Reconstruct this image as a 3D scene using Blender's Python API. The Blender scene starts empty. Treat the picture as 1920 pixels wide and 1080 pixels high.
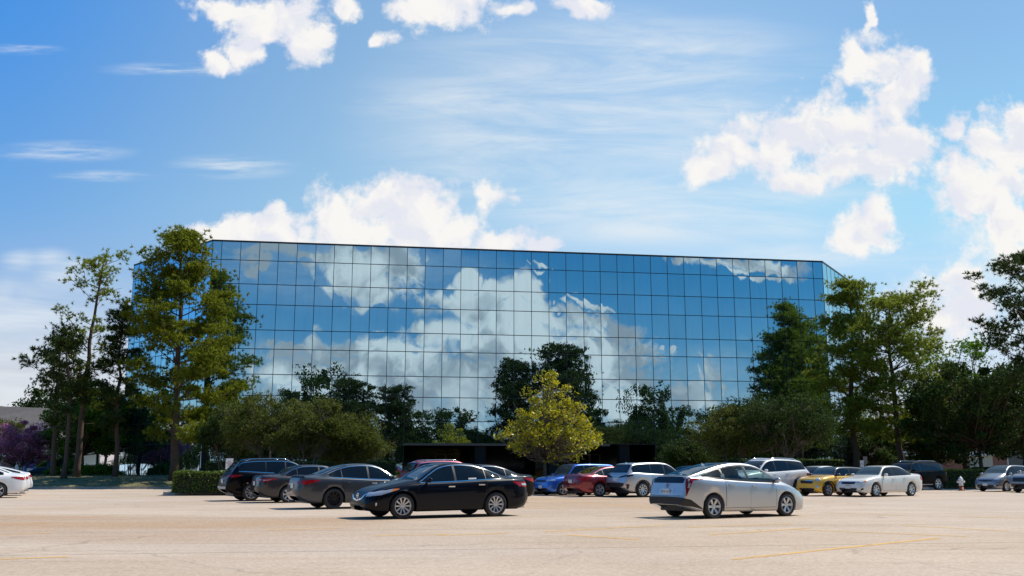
import bpy, math, random
import numpy as np
from mathutils import Vector, Matrix
from mathutils.bvhtree import BVHTree

SC = bpy.context.scene
COL = SC.collection
R = math.radians

# ------------------------------------------------------------------ camera
EYE, PITCH = 1.3, math.atan(339 / 1800)
cam_d = bpy.data.cameras.new('camera'); cam_d.sensor_width = 36; cam_d.lens = 33.75
cam_d.clip_start = 0.1; cam_d.clip_end = 6000
cam = bpy.data.objects.new('camera', cam_d); COL.objects.link(cam)
cam.location = (0, 0, EYE); cam.rotation_euler = (math.pi / 2 + PITCH, 0, 0)
SC.camera = cam
SC.view_settings.view_transform = 'Standard'; SC.view_settings.look = 'None'
SC.view_settings.exposure = 0.0; SC.view_settings.gamma = 1
SC.render.engine = 'CYCLES'
SC.cycles.max_bounces = 7; SC.cycles.glossy_bounces = 4; SC.cycles.transparent_max_bounces = 6
SC.cycles.use_denoising = True
SC.cycles.sample_clamp_indirect = 6

CP, SP = math.cos(PITCH), math.sin(PITCH)
def ray(px, py):
    u, v = px - 960, 540 - py
    return np.array([u, 1800 * CP - v * SP, 1800 * SP + v * CP])
def at(px, py, Y):              # survey helper: the point seen at a photo pixel, Y metres away
    q = ray(px, py); return q * (Y / q[1]) + np.array([0, 0, EYE])
def gx(px, Y):                  # x of a ground point
    return (px - 960) / 1838.0 * Y

# ------------------------------------------------------------------ object helpers
def mesh(name, verts, faces, smooth=False):
    me = bpy.data.meshes.new(name)
    me.from_pydata([tuple(v) for v in verts], [], [tuple(f) for f in faces])
    if smooth:
        me.polygons.foreach_set('use_smooth', [True] * len(me.polygons))
    me.update()
    return me
def fast_mesh(name, V, n, smooth=False):
    """V: (k*n,3) array, each n consecutive verts a face"""
    k = len(V) // n
    me = bpy.data.meshes.new(name)
    me.vertices.add(len(V)); me.vertices.foreach_set('co', np.asarray(V, dtype=np.float32).ravel())
    me.loops.add(len(V)); me.loops.foreach_set('vertex_index', np.arange(len(V), dtype=np.int32))
    me.polygons.add(k); me.polygons.foreach_set('loop_start', np.arange(0, len(V), n, dtype=np.int32))
    me.polygons.foreach_set('loop_total', np.full(k, n, dtype=np.int32))
    me.update(calc_edges=True)
    return me
def link(name, me, mat=None, parent=None, loc=None, kind=None):
    o = bpy.data.objects.new(name, me)
    COL.objects.link(o)
    if mat is not None and not me.materials: me.materials.append(mat)
    if parent is not None: o.parent = parent
    if loc is not None: o.location = loc
    if kind: o['kind'] = kind
    return o
def empty(name, loc=(0, 0, 0), rz=0.0):
    o = bpy.data.objects.new(name, None); COL.objects.link(o)
    o.location = loc; o.rotation_euler = (0, 0, rz); o.empty_display_size = .3
    return o
def tag(o, label, cat, group=None):
    o['label'] = label; o['category'] = cat
    if group: o['group'] = group
    return o
def dup_tree(o, parent=None):
    c = o.copy(); COL.objects.link(c)
    if parent is not None: c.parent = parent
    for ch in list(o.children): dup_tree(ch, c)
    return c

def text_mesh(name, fc):
    t = bpy.data.objects.new(name, fc); COL.objects.link(t); bpy.context.view_layer.update()
    me = bpy.data.meshes.new_from_object(t.evaluated_get(bpy.context.evaluated_depsgraph_get())); me.name = name
    bpy.data.objects.remove(t); bpy.data.curves.remove(fc); me.materials.clear()
    return me

class MB:
    """collects simple solids into one mesh"""
    def __init__(s): s.v = []; s.f = []
    def add(s, V, F):
        b = len(s.v); s.v += [tuple(map(float, p)) for p in V]; s.f += [tuple(i + b for i in f) for f in F]
    def box(s, a, b, M=None):
        x0, y0, z0 = a; x1, y1, z1 = b
        V = [(x0,y0,z0),(x1,y0,z0),(x1,y1,z0),(x0,y1,z0),(x0,y0,z1),(x1,y0,z1),(x1,y1,z1),(x0,y1,z1)]
        if M is not None: V = [tuple(M @ Vector(p)) for p in V]
        s.add(V, [(0,3,2,1),(4,5,6,7),(0,1,5,4),(1,2,6,5),(2,3,7,6),(3,0,4,7)])
        return s
    def tube(s, P, rad, n=8, cap=True):
        P = [np.asarray(p, float) for p in P]
        rings = []
        for i, p in enumerate(P):
            t = P[min(i+1, len(P)-1)] - P[max(i-1, 0)]; t = t / (np.linalg.norm(t) + 1e-9)
            a = np.cross(t, (0, 0, 1.0) if abs(t[2]) < .9 else (1.0, 0, 0)); a /= np.linalg.norm(a); b = np.cross(t, a)
            r = rad[i] if hasattr(rad, '__len__') else rad
            rings.append([p + r * (math.cos(q) * a + math.sin(q) * b) for q in np.linspace(0, 2*math.pi, n, endpoint=False)])
        V = [q for r_ in rings for q in r_]; F = []
        for i in range(len(P)-1):
            for j in range(n):
                F.append((i*n+j, i*n+(j+1) % n, (i+1)*n+(j+1) % n, (i+1)*n+j))
        if cap: F += [tuple(range(n))[::-1], tuple(range((len(P)-1)*n, len(P)*n))]
        s.add(V, F); return s
    def lathe(s, prof, n=24, M=None, closed=False):
        """prof: (radius, height) about z"""
        V = []; F = []
        for (r, h) in prof:
            for j in range(n):
                q = 2*math.pi*j/n; V.append((r*math.cos(q), r*math.sin(q), h))
        m = len(prof)
        for i in range(m if closed else m-1):
            k = (i+1) % m
            for j in range(n):
                F.append((i*n+j, i*n+(j+1) % n, k*n+(j+1) % n, k*n+j))
        if M is not None: V = [tuple(M @ Vector(p)) for p in V]
        s.add(V, F); return s
    def build(s, name, mat, parent=None, smooth=False, loc=None, kind=None):
        return link(name, mesh(name, s.v, s.f, smooth), mat, parent, loc, kind)

# ------------------------------------------------------------------ materials
def nodes(mat):
    mat.use_nodes = True
    nt = mat.node_tree; nt.nodes.clear()
    return nt, nt.nodes, nt.links
def simple(name, col, rough=.5, metal=0.0, coat=0.0, spec=.5, coat_rough=.03, noise=0.0, nscale=8):
    m = bpy.data.materials.new(name); nt, N, L = nodes(m)
    o = N.new('ShaderNodeOutputMaterial'); b = N.new('ShaderNodeBsdfPrincipled')
    b.inputs['Base Color'].default_value = (*col, 1); b.inputs['Roughness'].default_value = rough
    b.inputs['Metallic'].default_value = metal; b.inputs['Coat Weight'].default_value = coat
    b.inputs['Coat Roughness'].default_value = coat_rough; b.inputs['Specular IOR Level'].default_value = spec
    if noise:
        t = N.new('ShaderNodeTexNoise'); t.inputs['Scale'].default_value = nscale; t.inputs['Detail'].default_value = 5
        c = N.new('ShaderNodeTexCoord'); L.new(c.outputs['Object'], t.inputs['Vector'])
        mx = N.new('ShaderNodeMix'); mx.data_type = 'RGBA'
        mx.inputs[6].default_value = (*[k*(1-noise) for k in col], 1); mx.inputs[7].default_value = (*[min(1, k*(1+noise)) for k in col], 1)
        L.new(t.outputs['Fac'], mx.inputs[0]); L.new(mx.outputs[2], b.inputs['Base Color'])
    L.new(b.outputs[0], o.inputs[0])
    return m
def leaf_mat(name, c1, c2, trans=.3, rough=.45, gloss=.25):
    m = bpy.data.materials.new(name); nt, N, L = nodes(m)
    o = N.new('ShaderNodeOutputMaterial')
    g = N.new('ShaderNodeNewGeometry')
    mx = N.new('ShaderNodeMix'); mx.data_type = 'RGBA'
    mx.inputs[6].default_value = (*c1, 1); mx.inputs[7].default_value = (*c2, 1)
    L.new(g.outputs['Random Per Island'], mx.inputs[0])
    b = N.new('ShaderNodeBsdfPrincipled'); b.inputs['Roughness'].default_value = rough
    b.inputs['Specular IOR Level'].default_value = gloss
    L.new(mx.outputs[2], b.inputs['Base Color'])
    t = N.new('ShaderNodeBsdfTranslucent'); L.new(mx.outputs[2], t.inputs['Color'])
    s = N.new('ShaderNodeMixShader'); s.inputs[0].default_value = trans
    L.new(b.outputs[0], s.inputs[1]); L.new(t.outputs[0], s.inputs[2]); L.new(s.outputs[0], o.inputs[0])
    return m

M = {}
M['bark'] = simple('bark', (.095, .058, .038), .9, noise=.5, nscale=3)
M['bark_grey'] = simple('bark_grey', (.13, .10, .075), .9, noise=.4, nscale=4)
M['black_plastic'] = simple('black_plastic', (.012, .012, .013), .45)
M['tyre'] = simple('tyre', (.018, .018, .019), .75)
M['glass_dark'] = simple('glass_dark', (.005, .006, .008), .03, spec=.45)
M['glass_teal'] = simple('glass_teal', (.035, .055, .06), .03, spec=.8)
M['chrome'] = simple('chrome', (.85, .86, .88), .12, metal=1)
M['alloy'] = simple('alloy', (.60, .60, .60), .35, metal=.55)
M['alloy_black'] = simple('alloy_black', (.02, .02, .022), .3, metal=.6)
M['rubber_seam'] = simple('rubber_seam', (.006, .006, .007), .7)
M['red_lens'] = simple('red_lens', (.36, .006, .010), .12, spec=.4)
M['dark_red_lens'] = simple('dark_red_lens', (.16, .012, .014), .1, spec=.4)
M['seat_cloth'] = simple('seat_cloth', (.06, .06, .062), .9)
M['clear_lens'] = simple('clear_lens', (.55, .57, .60), .08, coat=1, metal=.4)
M['amber_lens'] = simple('amber_lens', (.75, .22, .02), .15, coat=.6)
M['white_enamel'] = simple('white_enamel', (.8, .8, .78), .35)
M['plate_white'] = simple('plate_white', (.68, .68, .66), .4)
M['ink'] = simple('ink', (.02, .03, .09), .5)
M['red_ink'] = simple('red_ink', (.5, .03, .04), .5)
M['galv'] = simple('galv', (.42, .43, .44), .45, metal=.7)
# ------------------------------------------------------------------ sun and sky
SUN = np.array([.50, .265, .825]); SUN = SUN / np.linalg.norm(SUN)
sd = bpy.data.lights.new('sun', 'SUN'); sd.energy = 4.9; sd.angle = R(.53); sd.color = (1, .94, .84)
so = bpy.data.objects.new('sun', sd); COL.objects.link(so)
so.rotation_euler = Vector(-SUN).to_track_quat('-Z', 'Y').to_euler(); so.location = (30, 10, 60)

W = bpy.data.worlds.new('World'); SC.world = W; W.use_nodes = True
nt = W.node_tree; nt.nodes.clear(); N = nt.nodes; L = nt.links
STR = .12
def vm(op, a, b=None, c=None):
    n = N.new('ShaderNodeVectorMath'); n.operation = op
    for i, q in enumerate((a, b, c)):
        if q is None: continue
        if isinstance(q, (tuple, list, np.ndarray)): n.inputs[i].default_value = tuple(float(t) for t in q)
        else: L.new(q, n.inputs[i])
    return n.outputs['Value'] if op == 'LENGTH' else n.outputs['Vector']
def ma(op, a, b=None, c=None, clamp=False):
    n = N.new('ShaderNodeMath'); n.operation = op; n.use_clamp = clamp
    for i, q in enumerate((a, b, c)):
        if q is None: continue
        if isinstance(q, (int, float)): n.inputs[i].default_value = q
        else: L.new(q, n.inputs[i])
    return n.outputs[0]
def mixc(f, a, b):
    n = N.new('ShaderNodeMix'); n.data_type = 'RGBA'
    for i, q in ((0, f), (6, a), (7, b)):
        if isinstance(q, (tuple, list)): n.inputs[i].default_value = (*q, 1)
        elif isinstance(q, (int, float)): n.inputs[i].default_value = q
        else: L.new(q, n.inputs[i])
    return n.outputs[2]
def smooth(v, lo, hi):
    n = N.new('ShaderNodeMapRange'); n.interpolation_type = 'SMOOTHSTEP'
    L.new(v, n.inputs[0]); n.inputs[1].default_value = lo; n.inputs[2].default_value = hi
    return n.outputs[0]
def noise(vec, scale, detail=5, rough=.55, dist=0.0):
    n = N.new('ShaderNodeTexNoise'); n.noise_dimensions = '2D'
    L.new(vec, n.inputs['Vector']); n.inputs['Scale'].default_value = scale; n.inputs['Detail'].default_value = detail
    n.inputs['Roughness'].default_value = rough; n.inputs['Distortion'].default_value = dist
    return n.outputs['Fac']
def field(vec, blobs, k=.30):
    m = None
    for (cx, cy, rx, ry) in blobs:
        l = vm('LENGTH', vm('MULTIPLY_ADD', vec, (1/rx, 1/ry, 0), (-cx/rx, -cy/ry, 0)))
        m = l if m is None else ma('SMOOTH_MIN', m, l, k)
    return ma('SUBTRACT', 1.0, m)

tc = N.new('ShaderNodeTexCoord')
sep = N.new('ShaderNodeSeparateXYZ'); L.new(tc.outputs['Generated'], sep.inputs[0])
ay = ma('MAXIMUM', ma('ABSOLUTE', sep.outputs[1]), .05)
cmb = N.new('ShaderNodeCombineXYZ'); L.new(ma('DIVIDE', sep.outputs[0], ay), cmb.inputs[0]); L.new(ma('DIVIDE', sep.outputs[2], ay), cmb.inputs[1])
P2 = cmb.outputs[0]

def front(px, py, rx, ry):
    q = ray(px, py); return (q[0]/q[1], q[2]/q[1], rx/1760, ry/1760)
NF = np.array([.15508331, -.98790139, 0])           # outward normal of the long mirror front
def mirrored(px, py, rx, ry):
    q = ray(px, py); q = q - 2*(q @ NF)*NF; y = abs(q[1]); return (q[0]/y, q[2]/y, rx/1700, ry/1700)

CUM = [(430,22,70,34),(505,32,80,45),(578,72,36,52),(462,92,36,40),(410,112,32,22),(640,14,36,24),(722,80,22,18),(835,12,85,45),(765,22,50,18),
       (970,14,26,18),(1092,14,46,17),
       (365,436,46,22),(425,442,56,28),(515,434,85,34),(640,402,56,54),(700,384,70,42),(790,390,72,46),(720,436,150,44),(840,432,50,42),(922,366,28,28),
       (942,452,60,22),(1012,462,32,20),(510,392,14,16),
       (1580,236,115,58),(1500,258,105,55),(1405,285,80,42),(1330,312,48,24),(1682,275,78,62),(1620,305,100,46),(1500,335,55,20),
       (1640,122,54,46),(1602,98,28,26),(1722,130,30,40),(1682,180,46,56),(1632,32,12,32),(1792,232,34,24),
       (1885,285,58,78),(1850,355,88,72),(1885,430,78,72),(1802,312,38,36),(1912,245,48,40),
       (1632,432,56,44),(1600,452,40,28),(1790,585,85,48),(1812,535,26,36),(1700,575,40,14),
       (1700,575,30,12)]
STREAK = [(120,285,150,26),(45,92,90,14),(440,312,140,30),(200,330,120,14),(330,130,160,20)]
WISP = [(40,490,34,18),(94,487,36,18),(112,522,46,34),(8,555,34,34),(56,558,40,20),(150,495,60,10),(1280,95,170,40),(1200,190,230,80),(1000,262,260,60),(1330,230,120,90),(1150,275,180,20),
        (1200,432,190,24),(1500,430,190,20),(1450,380,260,40),(900,190,200,50),(1860,500,150,110),(1560,480,200,30),(40,600,200,70),(60,700,260,80),(1150,130,330,110),(1180,240,300,90),(1250,390,330,70),(930,330,200,40),(1850,620,200,60)]
CUM_B = [(560,476,140,14),(470,492,40,18),(690,490,100,34),(700,540,66,36),(756,500,44,56),(650,520,44,26),
         (870,540,26,26),(932,542,58,26),(1000,545,34,34),(905,580,130,30),(965,590,80,40),(1030,600,40,20),(1055,578,10,6),(1120,578,44,8),
         (1100,608,70,22),(1160,622,46,26),(860,622,110,26),(700,643,46,12),(560,650,90,13),(640,655,110,20),(760,655,100,30),(960,650,170,50),(1080,660,120,40),
         (1200,655,64,22),(1255,652,14,10),(560,690,110,34),(700,700,160,50),(880,710,180,60),(1040,720,160,60),(1160,710,120,40),(700,760,200,50),(1150,770,160,40),
         (1330,705,20,26),(1290,745,60,16),(1000,501,16,4),
         (1290,485,60,16),(1380,495,110,20),(1470,500,60,18),(1410,515,90,8)]
HIDE_B = [(700,300,500,60),(1500,200,300,80),(200,250,200,90)]
WARM = (1.0, .98, .955); COOL = (.80, .82, .93)

def sky_branch(blobs, wisps, streaks, lo, hi, amp, wisp_gain, esc, veil=.1, kk=.30):
    wob = N.new('ShaderNodeTexNoise'); wob.noise_dimensions = '2D'; L.new(P2, wob.inputs['Vector']); wob.inputs['Scale'].default_value = 17; wob.inputs['Detail'].default_value = 4
    pw = vm('ADD', P2, vm('MULTIPLY', vm('SUBTRACT', wob.outputs['Color'], (.5, .5, .5)), (.050, .042, 0)))
    e = field(pw, blobs, kk)
    n1 = noise(P2, 22, 10, .63)
    vo = N.new('ShaderNodeTexVoronoi'); vo.voronoi_dimensions = '2D'; vo.feature = 'SMOOTH_F1'; L.new(pw, vo.inputs['Vector']); vo.inputs['Scale'].default_value = 58
    vo.inputs['Detail'].default_value = 2; vo.inputs['Smoothness'].default_value = .3
    bil = ma('SUBTRACT', .5, vo.outputs['Distance'])
    d = ma('ADD', e, ma('ADD', ma('MULTIPLY', ma('SUBTRACT', n1, .5), amp), ma('MULTIPLY', bil, .30)))
    a = smooth(d, lo, hi)
    # light and dark billows: the noise compared with itself a step towards the sun
    k = .16/esc
    n2 = noise(vm('ADD', pw, (-k*.7, -k, 0)), esc, 4, .55); n3 = noise(vm('ADD', pw, (k*.7, k, 0)), esc, 4, .55)
    lit = smooth(ma('ADD', ma('MULTIPLY', ma('SUBTRACT', n2, n3), 2.2), ma('MULTIPLY', ma('SUBTRACT', noise(P2, 7, 2, .5), .5), 1.6)), -.45, .35)
    wf = field(P2, wisps, .6)
    st = noise(vm('MULTIPLY', P2, (4, 24, 0)), 1.0, 9, .64, .35)
    wa = ma('MULTIPLY', ma('MULTIPLY', smooth(wf, -.7, .9), ma('ADD', ma('MULTIPLY', smooth(st, .30, .75), 1-veil), veil)), wisp_gain)
    if streaks:
        sf = field(P2, streaks, .3); s2 = noise(vm('MULTIPLY', P2, (7, 70, 0)), 1.0, 8, .62, .1)
        wa = ma('MAXIMUM', wa, ma('MULTIPLY', ma('MULTIPLY', smooth(sf, -.1, 1.0), smooth(s2, .34, .70)), .75))
    return a, lit, wa
ny = N.new('ShaderNodeTexSky'); ny.sky_type = 'NISHITA'; ny.sun_disc = False
ny.sun_elevation = math.asin(SUN[2]); ny.sun_rotation = math.atan2(SUN[0], SUN[1])
ny.air_density = 1.0; ny.dust_density = .6; ny.ozone_density = 2.2; ny.altitude = 0
def ramp(stops):
    n = N.new('ShaderNodeValToRGB'); L.new(ma('MULTIPLY', sepP.outputs[1], 1/.6, clamp=True), n.inputs[0])
    cr = n.color_ramp
    while len(cr.elements) < len(stops): cr.elements.new(.5)
    for el, (b, c) in zip(cr.elements, stops): el.position = min(1, b/.6); el.color = (*c, 1)
    return n.outputs[0]
def mulc(a, b):
    n = N.new('ShaderNodeMix'); n.data_type = 'RGBA'; n.blend_type = 'MULTIPLY'; n.inputs[0].default_value = 1
    L.new(a, n.inputs[6]); L.new(b, n.inputs[7]); return n.outputs[2]
sepP = N.new('ShaderNodeSeparateXYZ'); L.new(P2, sepP.inputs[0])
# the air of that afternoon: hazier low down and towards the sun, deeper blue away from it
ra = ramp([(0, (1.15, 1.1, 1.45)), (.1, (1.3, 1.04, 1.05)), (.28, (.69, 1.05, 1.3)), (.5, (.43, 1.09, 1.63))])
rm = ramp([(0, (1.0, 1.0, 1.4)), (.1, (1.08, .98, 1.05)), (.28, (1.34, 1.45, 1.28)), (.5, (1.3, 1.48, 1.38))])
rb = ramp([(0, (.92, .92, 1.4)), (.1, (1.0, .9, 1.0)), (.28, (1.0, 1.3, 1.13)), (.5, (.88, 1.12, 1.13))])
rc = ramp([(0, (.70, .8, 1.1)), (.1, (.50, .8, 1.0)), (.22, (.27, .76, .98)), (.4, (.22, .8, 1.15))])
sky = mulc(ny.outputs[0], mixc(smooth(sepP.outputs[0], .05, .55), mixc(smooth(sepP.outputs[0], -.62, -.12), ra, rm), rb))
skyb = mulc(ny.outputs[0], rc)
WHITE = .95 / STR
def finish(a, lit, wa, base, dark, bright):
    cl = mixc(lit, tuple(k*WHITE for k in dark), tuple(k*WHITE for k in bright))
    s1 = mixc(wa, base, tuple(k*WHITE*.95 for k in (.90, .96, 1.0)))
    bg = N.new('ShaderNodeBackground'); bg.inputs['Strength'].default_value = STR
    L.new(mixc(a, s1, cl), bg.inputs['Color'])
    return bg
fa = sky_branch([front(*b) for b in CUM], [front(*b) for b in WISP], [front(*b) for b in STREAK], -.52, .36, 2.5, .74, 22, .18)
fb = sky_branch([mirrored(*b) for b in CUM_B], [mirrored(*b) for b in [(640,500,260,60),(560,720,200,60),(1350,730,160,60),(900,760,500,40)]], None, -.30, .36, 1.35, .45, 12, .25, .14)
bga = finish(*fa, sky, (.83, .85, .935), WARM)
bgb = finish(*fb, skyb, (.50, .55, .60), (1.08, 1.08, 1.05))
ms = N.new('ShaderNodeMixShader'); L.new(ma('GREATER_THAN', sep.outputs[1], 0.0), ms.inputs[0])
L.new(bgb.outputs[0], ms.inputs[1]); L.new(bga.outputs[0], ms.inputs[2])
wo = N.new('ShaderNodeOutputWorld'); L.new(ms.outputs[0], wo.inputs[0])
W.cycles.sampling_method = 'MANUAL'; W.cycles.sample_map_resolution = 512
# ------------------------------------------------------------------ ground
def concrete():
    m = bpy.data.materials.new('worn_concrete'); nt, N, L = nodes(m)
    o = N.new('ShaderNodeOutputMaterial'); b = N.new('ShaderNodeBsdfPrincipled'); b.inputs['Roughness'].default_value = .85
    b.inputs['Specular IOR Level'].default_value = .25
    tc = N.new('ShaderNodeTexCoord')
    def tex(scale, detail, rough, sx=1, sy=1, rot=0):
        mp = N.new('ShaderNodeMapping'); mp.inputs['Scale'].default_value = (sx, sy, 1); mp.inputs['Rotation'].default_value = (0, 0, rot)
        L.new(tc.outputs['Object'], mp.inputs[0])
        t = N.new('ShaderNodeTexNoise'); L.new(mp.outputs[0], t.inputs['Vector'])
        t.inputs['Scale'].default_value = scale; t.inputs['Detail'].default_value = detail; t.inputs['Roughness'].default_value = rough
        return t.outputs['Fac']
    def ramp(v, lo, hi):
        n = N.new('ShaderNodeMapRange'); n.interpolation_type = 'SMOOTHSTEP'; L.new(v, n.inputs[0]); n.inputs[1].default_value = lo; n.inputs[2].default_value = hi
        return n.outputs[0]
    def mix(f, a, c, mode='MIX'):
        n = N.new('ShaderNodeMix'); n.data_type = 'RGBA'; n.blend_type = mode
        for i, q in ((0, f), (6, a), (7, c)):
            if isinstance(q, tuple): n.inputs[i].default_value = (*q, 1)
            elif isinstance(q, float): n.inputs[i].default_value = q
            else: L.new(q, n.inputs[i])
        return n.outputs[2]
    def mul(a, c):
        n = N.new('ShaderNodeMath'); n.operation = 'MULTIPLY'; L.new(a, n.inputs[0])
        if isinstance(c, float): n.inputs[1].default_value = c
        else: L.new(c, n.inputs[1])
        return n.outputs[0]
    base = mix(ramp(tex(.22, 6, .68, .6, 1, R(-9)), .38, .62), (.41, .325, .24), (.555, .46, .365))
    # brown exposed-aggregate panels: slabs 9 m x 6 m on the lot's own grid
    mp = N.new('ShaderNodeMapping'); mp.inputs['Rotation'].default_value = (0, 0, R(-8.9)); mp.inputs['Location'].default_value = (450, 0, 0); L.new(tc.outputs['Object'], mp.inputs[0])
    br = N.new('ShaderNodeTexBrick'); L.new(mp.outputs[0], br.inputs['Vector']); br.inputs['Scale'].default_value = 1
    br.inputs['Brick Width'].default_value = 900; br.inputs['Row Height'].default_value = 5.4; br.inputs['Mortar Size'].default_value = .035; br.offset = .35
    br.inputs['Color1'].default_value = (0, 0, 0, 1); br.inputs['Color2'].default_value = (1, 1, 1, 1); br.inputs['Mortar'].default_value = (.5, .5, .5, 1)
    br.inputs['Bias'].default_value = -.15
    bw = N.new('ShaderNodeRGBToBW'); L.new(br.outputs['Color'], bw.inputs[0])
    patch = mul(ramp(bw.outputs[0], .45, .9), ramp(tex(.12, 5, .65, .5, 1), .36, .6))
    c = mix(mul(patch, .35), base, (.42, .29, .18))
    # older, browner slabs with worn edges
    edge = tex(.5, 6, .7)
    def slab_mask(cx, cy, hx, hy, rot, soft):
        mp = N.new('ShaderNodeMapping'); mp.vector_type = 'TEXTURE'; mp.inputs['Location'].default_value = (cx, cy, 0); mp.inputs['Rotation'].default_value = (0, 0, R(rot)); mp.inputs['Scale'].default_value = (hx, hy, 1)
        L.new(tc.outputs['Object'], mp.inputs[0])
        ab = N.new('ShaderNodeVectorMath'); ab.operation = 'ABSOLUTE'; L.new(mp.outputs[0], ab.inputs[0])
        sx = N.new('ShaderNodeSeparateXYZ'); L.new(ab.outputs[0], sx.inputs[0])
        mx = N.new('ShaderNodeMath'); mx.operation = 'MAXIMUM'; L.new(sx.outputs[0], mx.inputs[0]); L.new(sx.outputs[1], mx.inputs[1])
        ad = N.new('ShaderNodeMath'); ad.operation = 'MULTIPLY_ADD'; L.new(edge, ad.inputs[0]); ad.inputs[1].default_value = .5; L.new(mx.outputs[0], ad.inputs[2])
        return ramp(ad.outputs[0], 1.25+soft, 1.25-soft)
    for (cx, cy, hx, hy, rot, soft, am, col) in ((-17, 24, 13.5, 4.6, -9, .20, 1.0, (.37, .225, .115)), (3.5, 37, 5.5, 7.5, -9, .22, .8, (.41, .27, .155)), (8, 17.5, 9, 2.8, -14, .3, .35, (.42, .29, .18)), (22, 26, 7, 3, -9, .3, .25, (.42, .30, .2))):
        c = mix(mul(slab_mask(cx, cy, hx, hy, rot, soft), am), c, col)
    # greyer, pinkish stretches where the surface has polished
    c = mix(mul(ramp(tex(.09, 4, .6, .45, 1, R(-9)), .44, .62), .6), c, (.475, .405, .36))
    # scuffed streaks along the driving lane
    st = ramp(tex(1.0, 5, .65, .10, 1.4, R(-9)), .5, .72)
    c = mix(mul(st, .45), c, (.40, .305, .225))
    c = mix(mul(ramp(tex(.9, 5, .7, .2, 1.0, R(-24)), .52, .75), .45), c, (.64, .555, .47))
    # aggregate speckle
    sp = N.new('ShaderNodeTexVoronoi'); L.new(tc.outputs['Object'], sp.inputs['Vector']); sp.inputs['Scale'].default_value = 26
    rs = N.new('ShaderNodeRGBToBW'); L.new(sp.outputs['Color'], rs.inputs[0])
    c = mix(.38, c, mix(rs.outputs[0], (.31, .22, .145), (.74, .64, .52)))
    c = mix(mul(ramp(tex(9, 3, .7), .5, .8), .25), c, (.30, .235, .17))
    # joints and oil
    jt = N.new('ShaderNodeMath'); jt.operation = 'MULTIPLY'; L.new(br.outputs['Fac'], jt.inputs[0]); jt.inputs[1].default_value = .8
    c = mix(jt.outputs[0], c, (.20, .18, .15))
    c = mix(mul(ramp(tex(.45, 4, .6), .64, .78), .45), c, (.21, .175, .15))
    # hairline cracks, some tarred
    wv = N.new('ShaderNodeTexNoise'); L.new(tc.outputs['Object'], wv.inputs[0]); wv.inputs['Scale'].default_value = .7; wv.inputs['Detail'].default_value = 5
    ws = N.new('ShaderNodeVectorMath'); ws.operation = 'MULTIPLY_ADD'; L.new(wv.outputs['Color'], ws.inputs[0]); ws.inputs[1].default_value = (1.6, 1.6, 0); L.new(tc.outputs['Object'], ws.inputs[2])
    vc = N.new('ShaderNodeTexVoronoi'); vc.feature = 'DISTANCE_TO_EDGE'; vc.voronoi_dimensions = '2D'; L.new(ws.outputs[0], vc.inputs['Vector']); vc.inputs['Scale'].default_value = .16
    c = mix(mul(mul(ramp(vc.outputs['Distance'], .011, .003), ramp(tex(.2, 3, .6), .45, .6)), .38), c, (.20, .165, .13))
    # tyre sweeps
    c = mix(mul(mul(ramp(tex(2.2, 4, .7, .05, 1.0, R(-20)), .52, .66), ramp(tex(.15, 2, .5), .42, .6)), .30), c, (.27, .225, .18))
    c = mix(1.0, c, (.985, .945, .915), 'MULTIPLY')
    L.new(c, b.inputs['Base Color'])
    bp = N.new('ShaderNodeBump'); bp.inputs['Strength'].default_value = .35; bp.inputs['Distance'].default_value = .02
    L.new(tex(14, 5, .7), bp.inputs['Height']); L.new(bp.outputs[0], b.inputs['Normal'])
    L.new(b.outputs[0], o.inputs[0])
    return m
def soil(name, c1, c2, sc=1.2):
    m = bpy.data.materials.new(name); nt, N, L = nodes(m)
    o = N.new('ShaderNodeOutputMaterial'); b = N.new('ShaderNodeBsdfPrincipled'); b.inputs['Roughness'].default_value = .95
    tc = N.new('ShaderNodeTexCoord'); t = N.new('ShaderNodeTexNoise'); L.new(tc.outputs['Object'], t.inputs[0]); t.inputs['Scale'].default_value = sc; t.inputs['Detail'].default_value = 8; t.inputs['Roughness'].default_value = .7
    mx = N.new('ShaderNodeMix'); mx.data_type = 'RGBA'; mx.inputs[6].default_value = (*c1, 1); mx.inputs[7].default_value = (*c2, 1)
    mr = N.new('ShaderNodeMapRange'); L.new(t.outputs[0], mr.inputs[0]); mr.inputs[1].default_value = .35; mr.inputs[2].default_value = .65
    L.new(mr.outputs[0], mx.inputs[0]); L.new(mx.outputs[2], b.inputs['Base Color']); L.new(b.outputs[0], o.inputs[0])
    return m
M['concrete'] = concrete()
M['earth'] = soil('earth', (.10, .12, .05), (.20, .17, .10), .4)
M['lawn'] = soil('lawn_soil', (.12, .13, .045), (.24, .19, .09), 2)
M['mulch'] = soil('mulch', (.05, .05, .02), (.10, .08, .05), 2)
M['kerb'] = simple('kerb', (.36, .33, .29), .8, noise=.25, nscale=2)
M['asphalt'] = simple('asphalt', (.09, .088, .085), .9, noise=.3, nscale=1)

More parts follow.
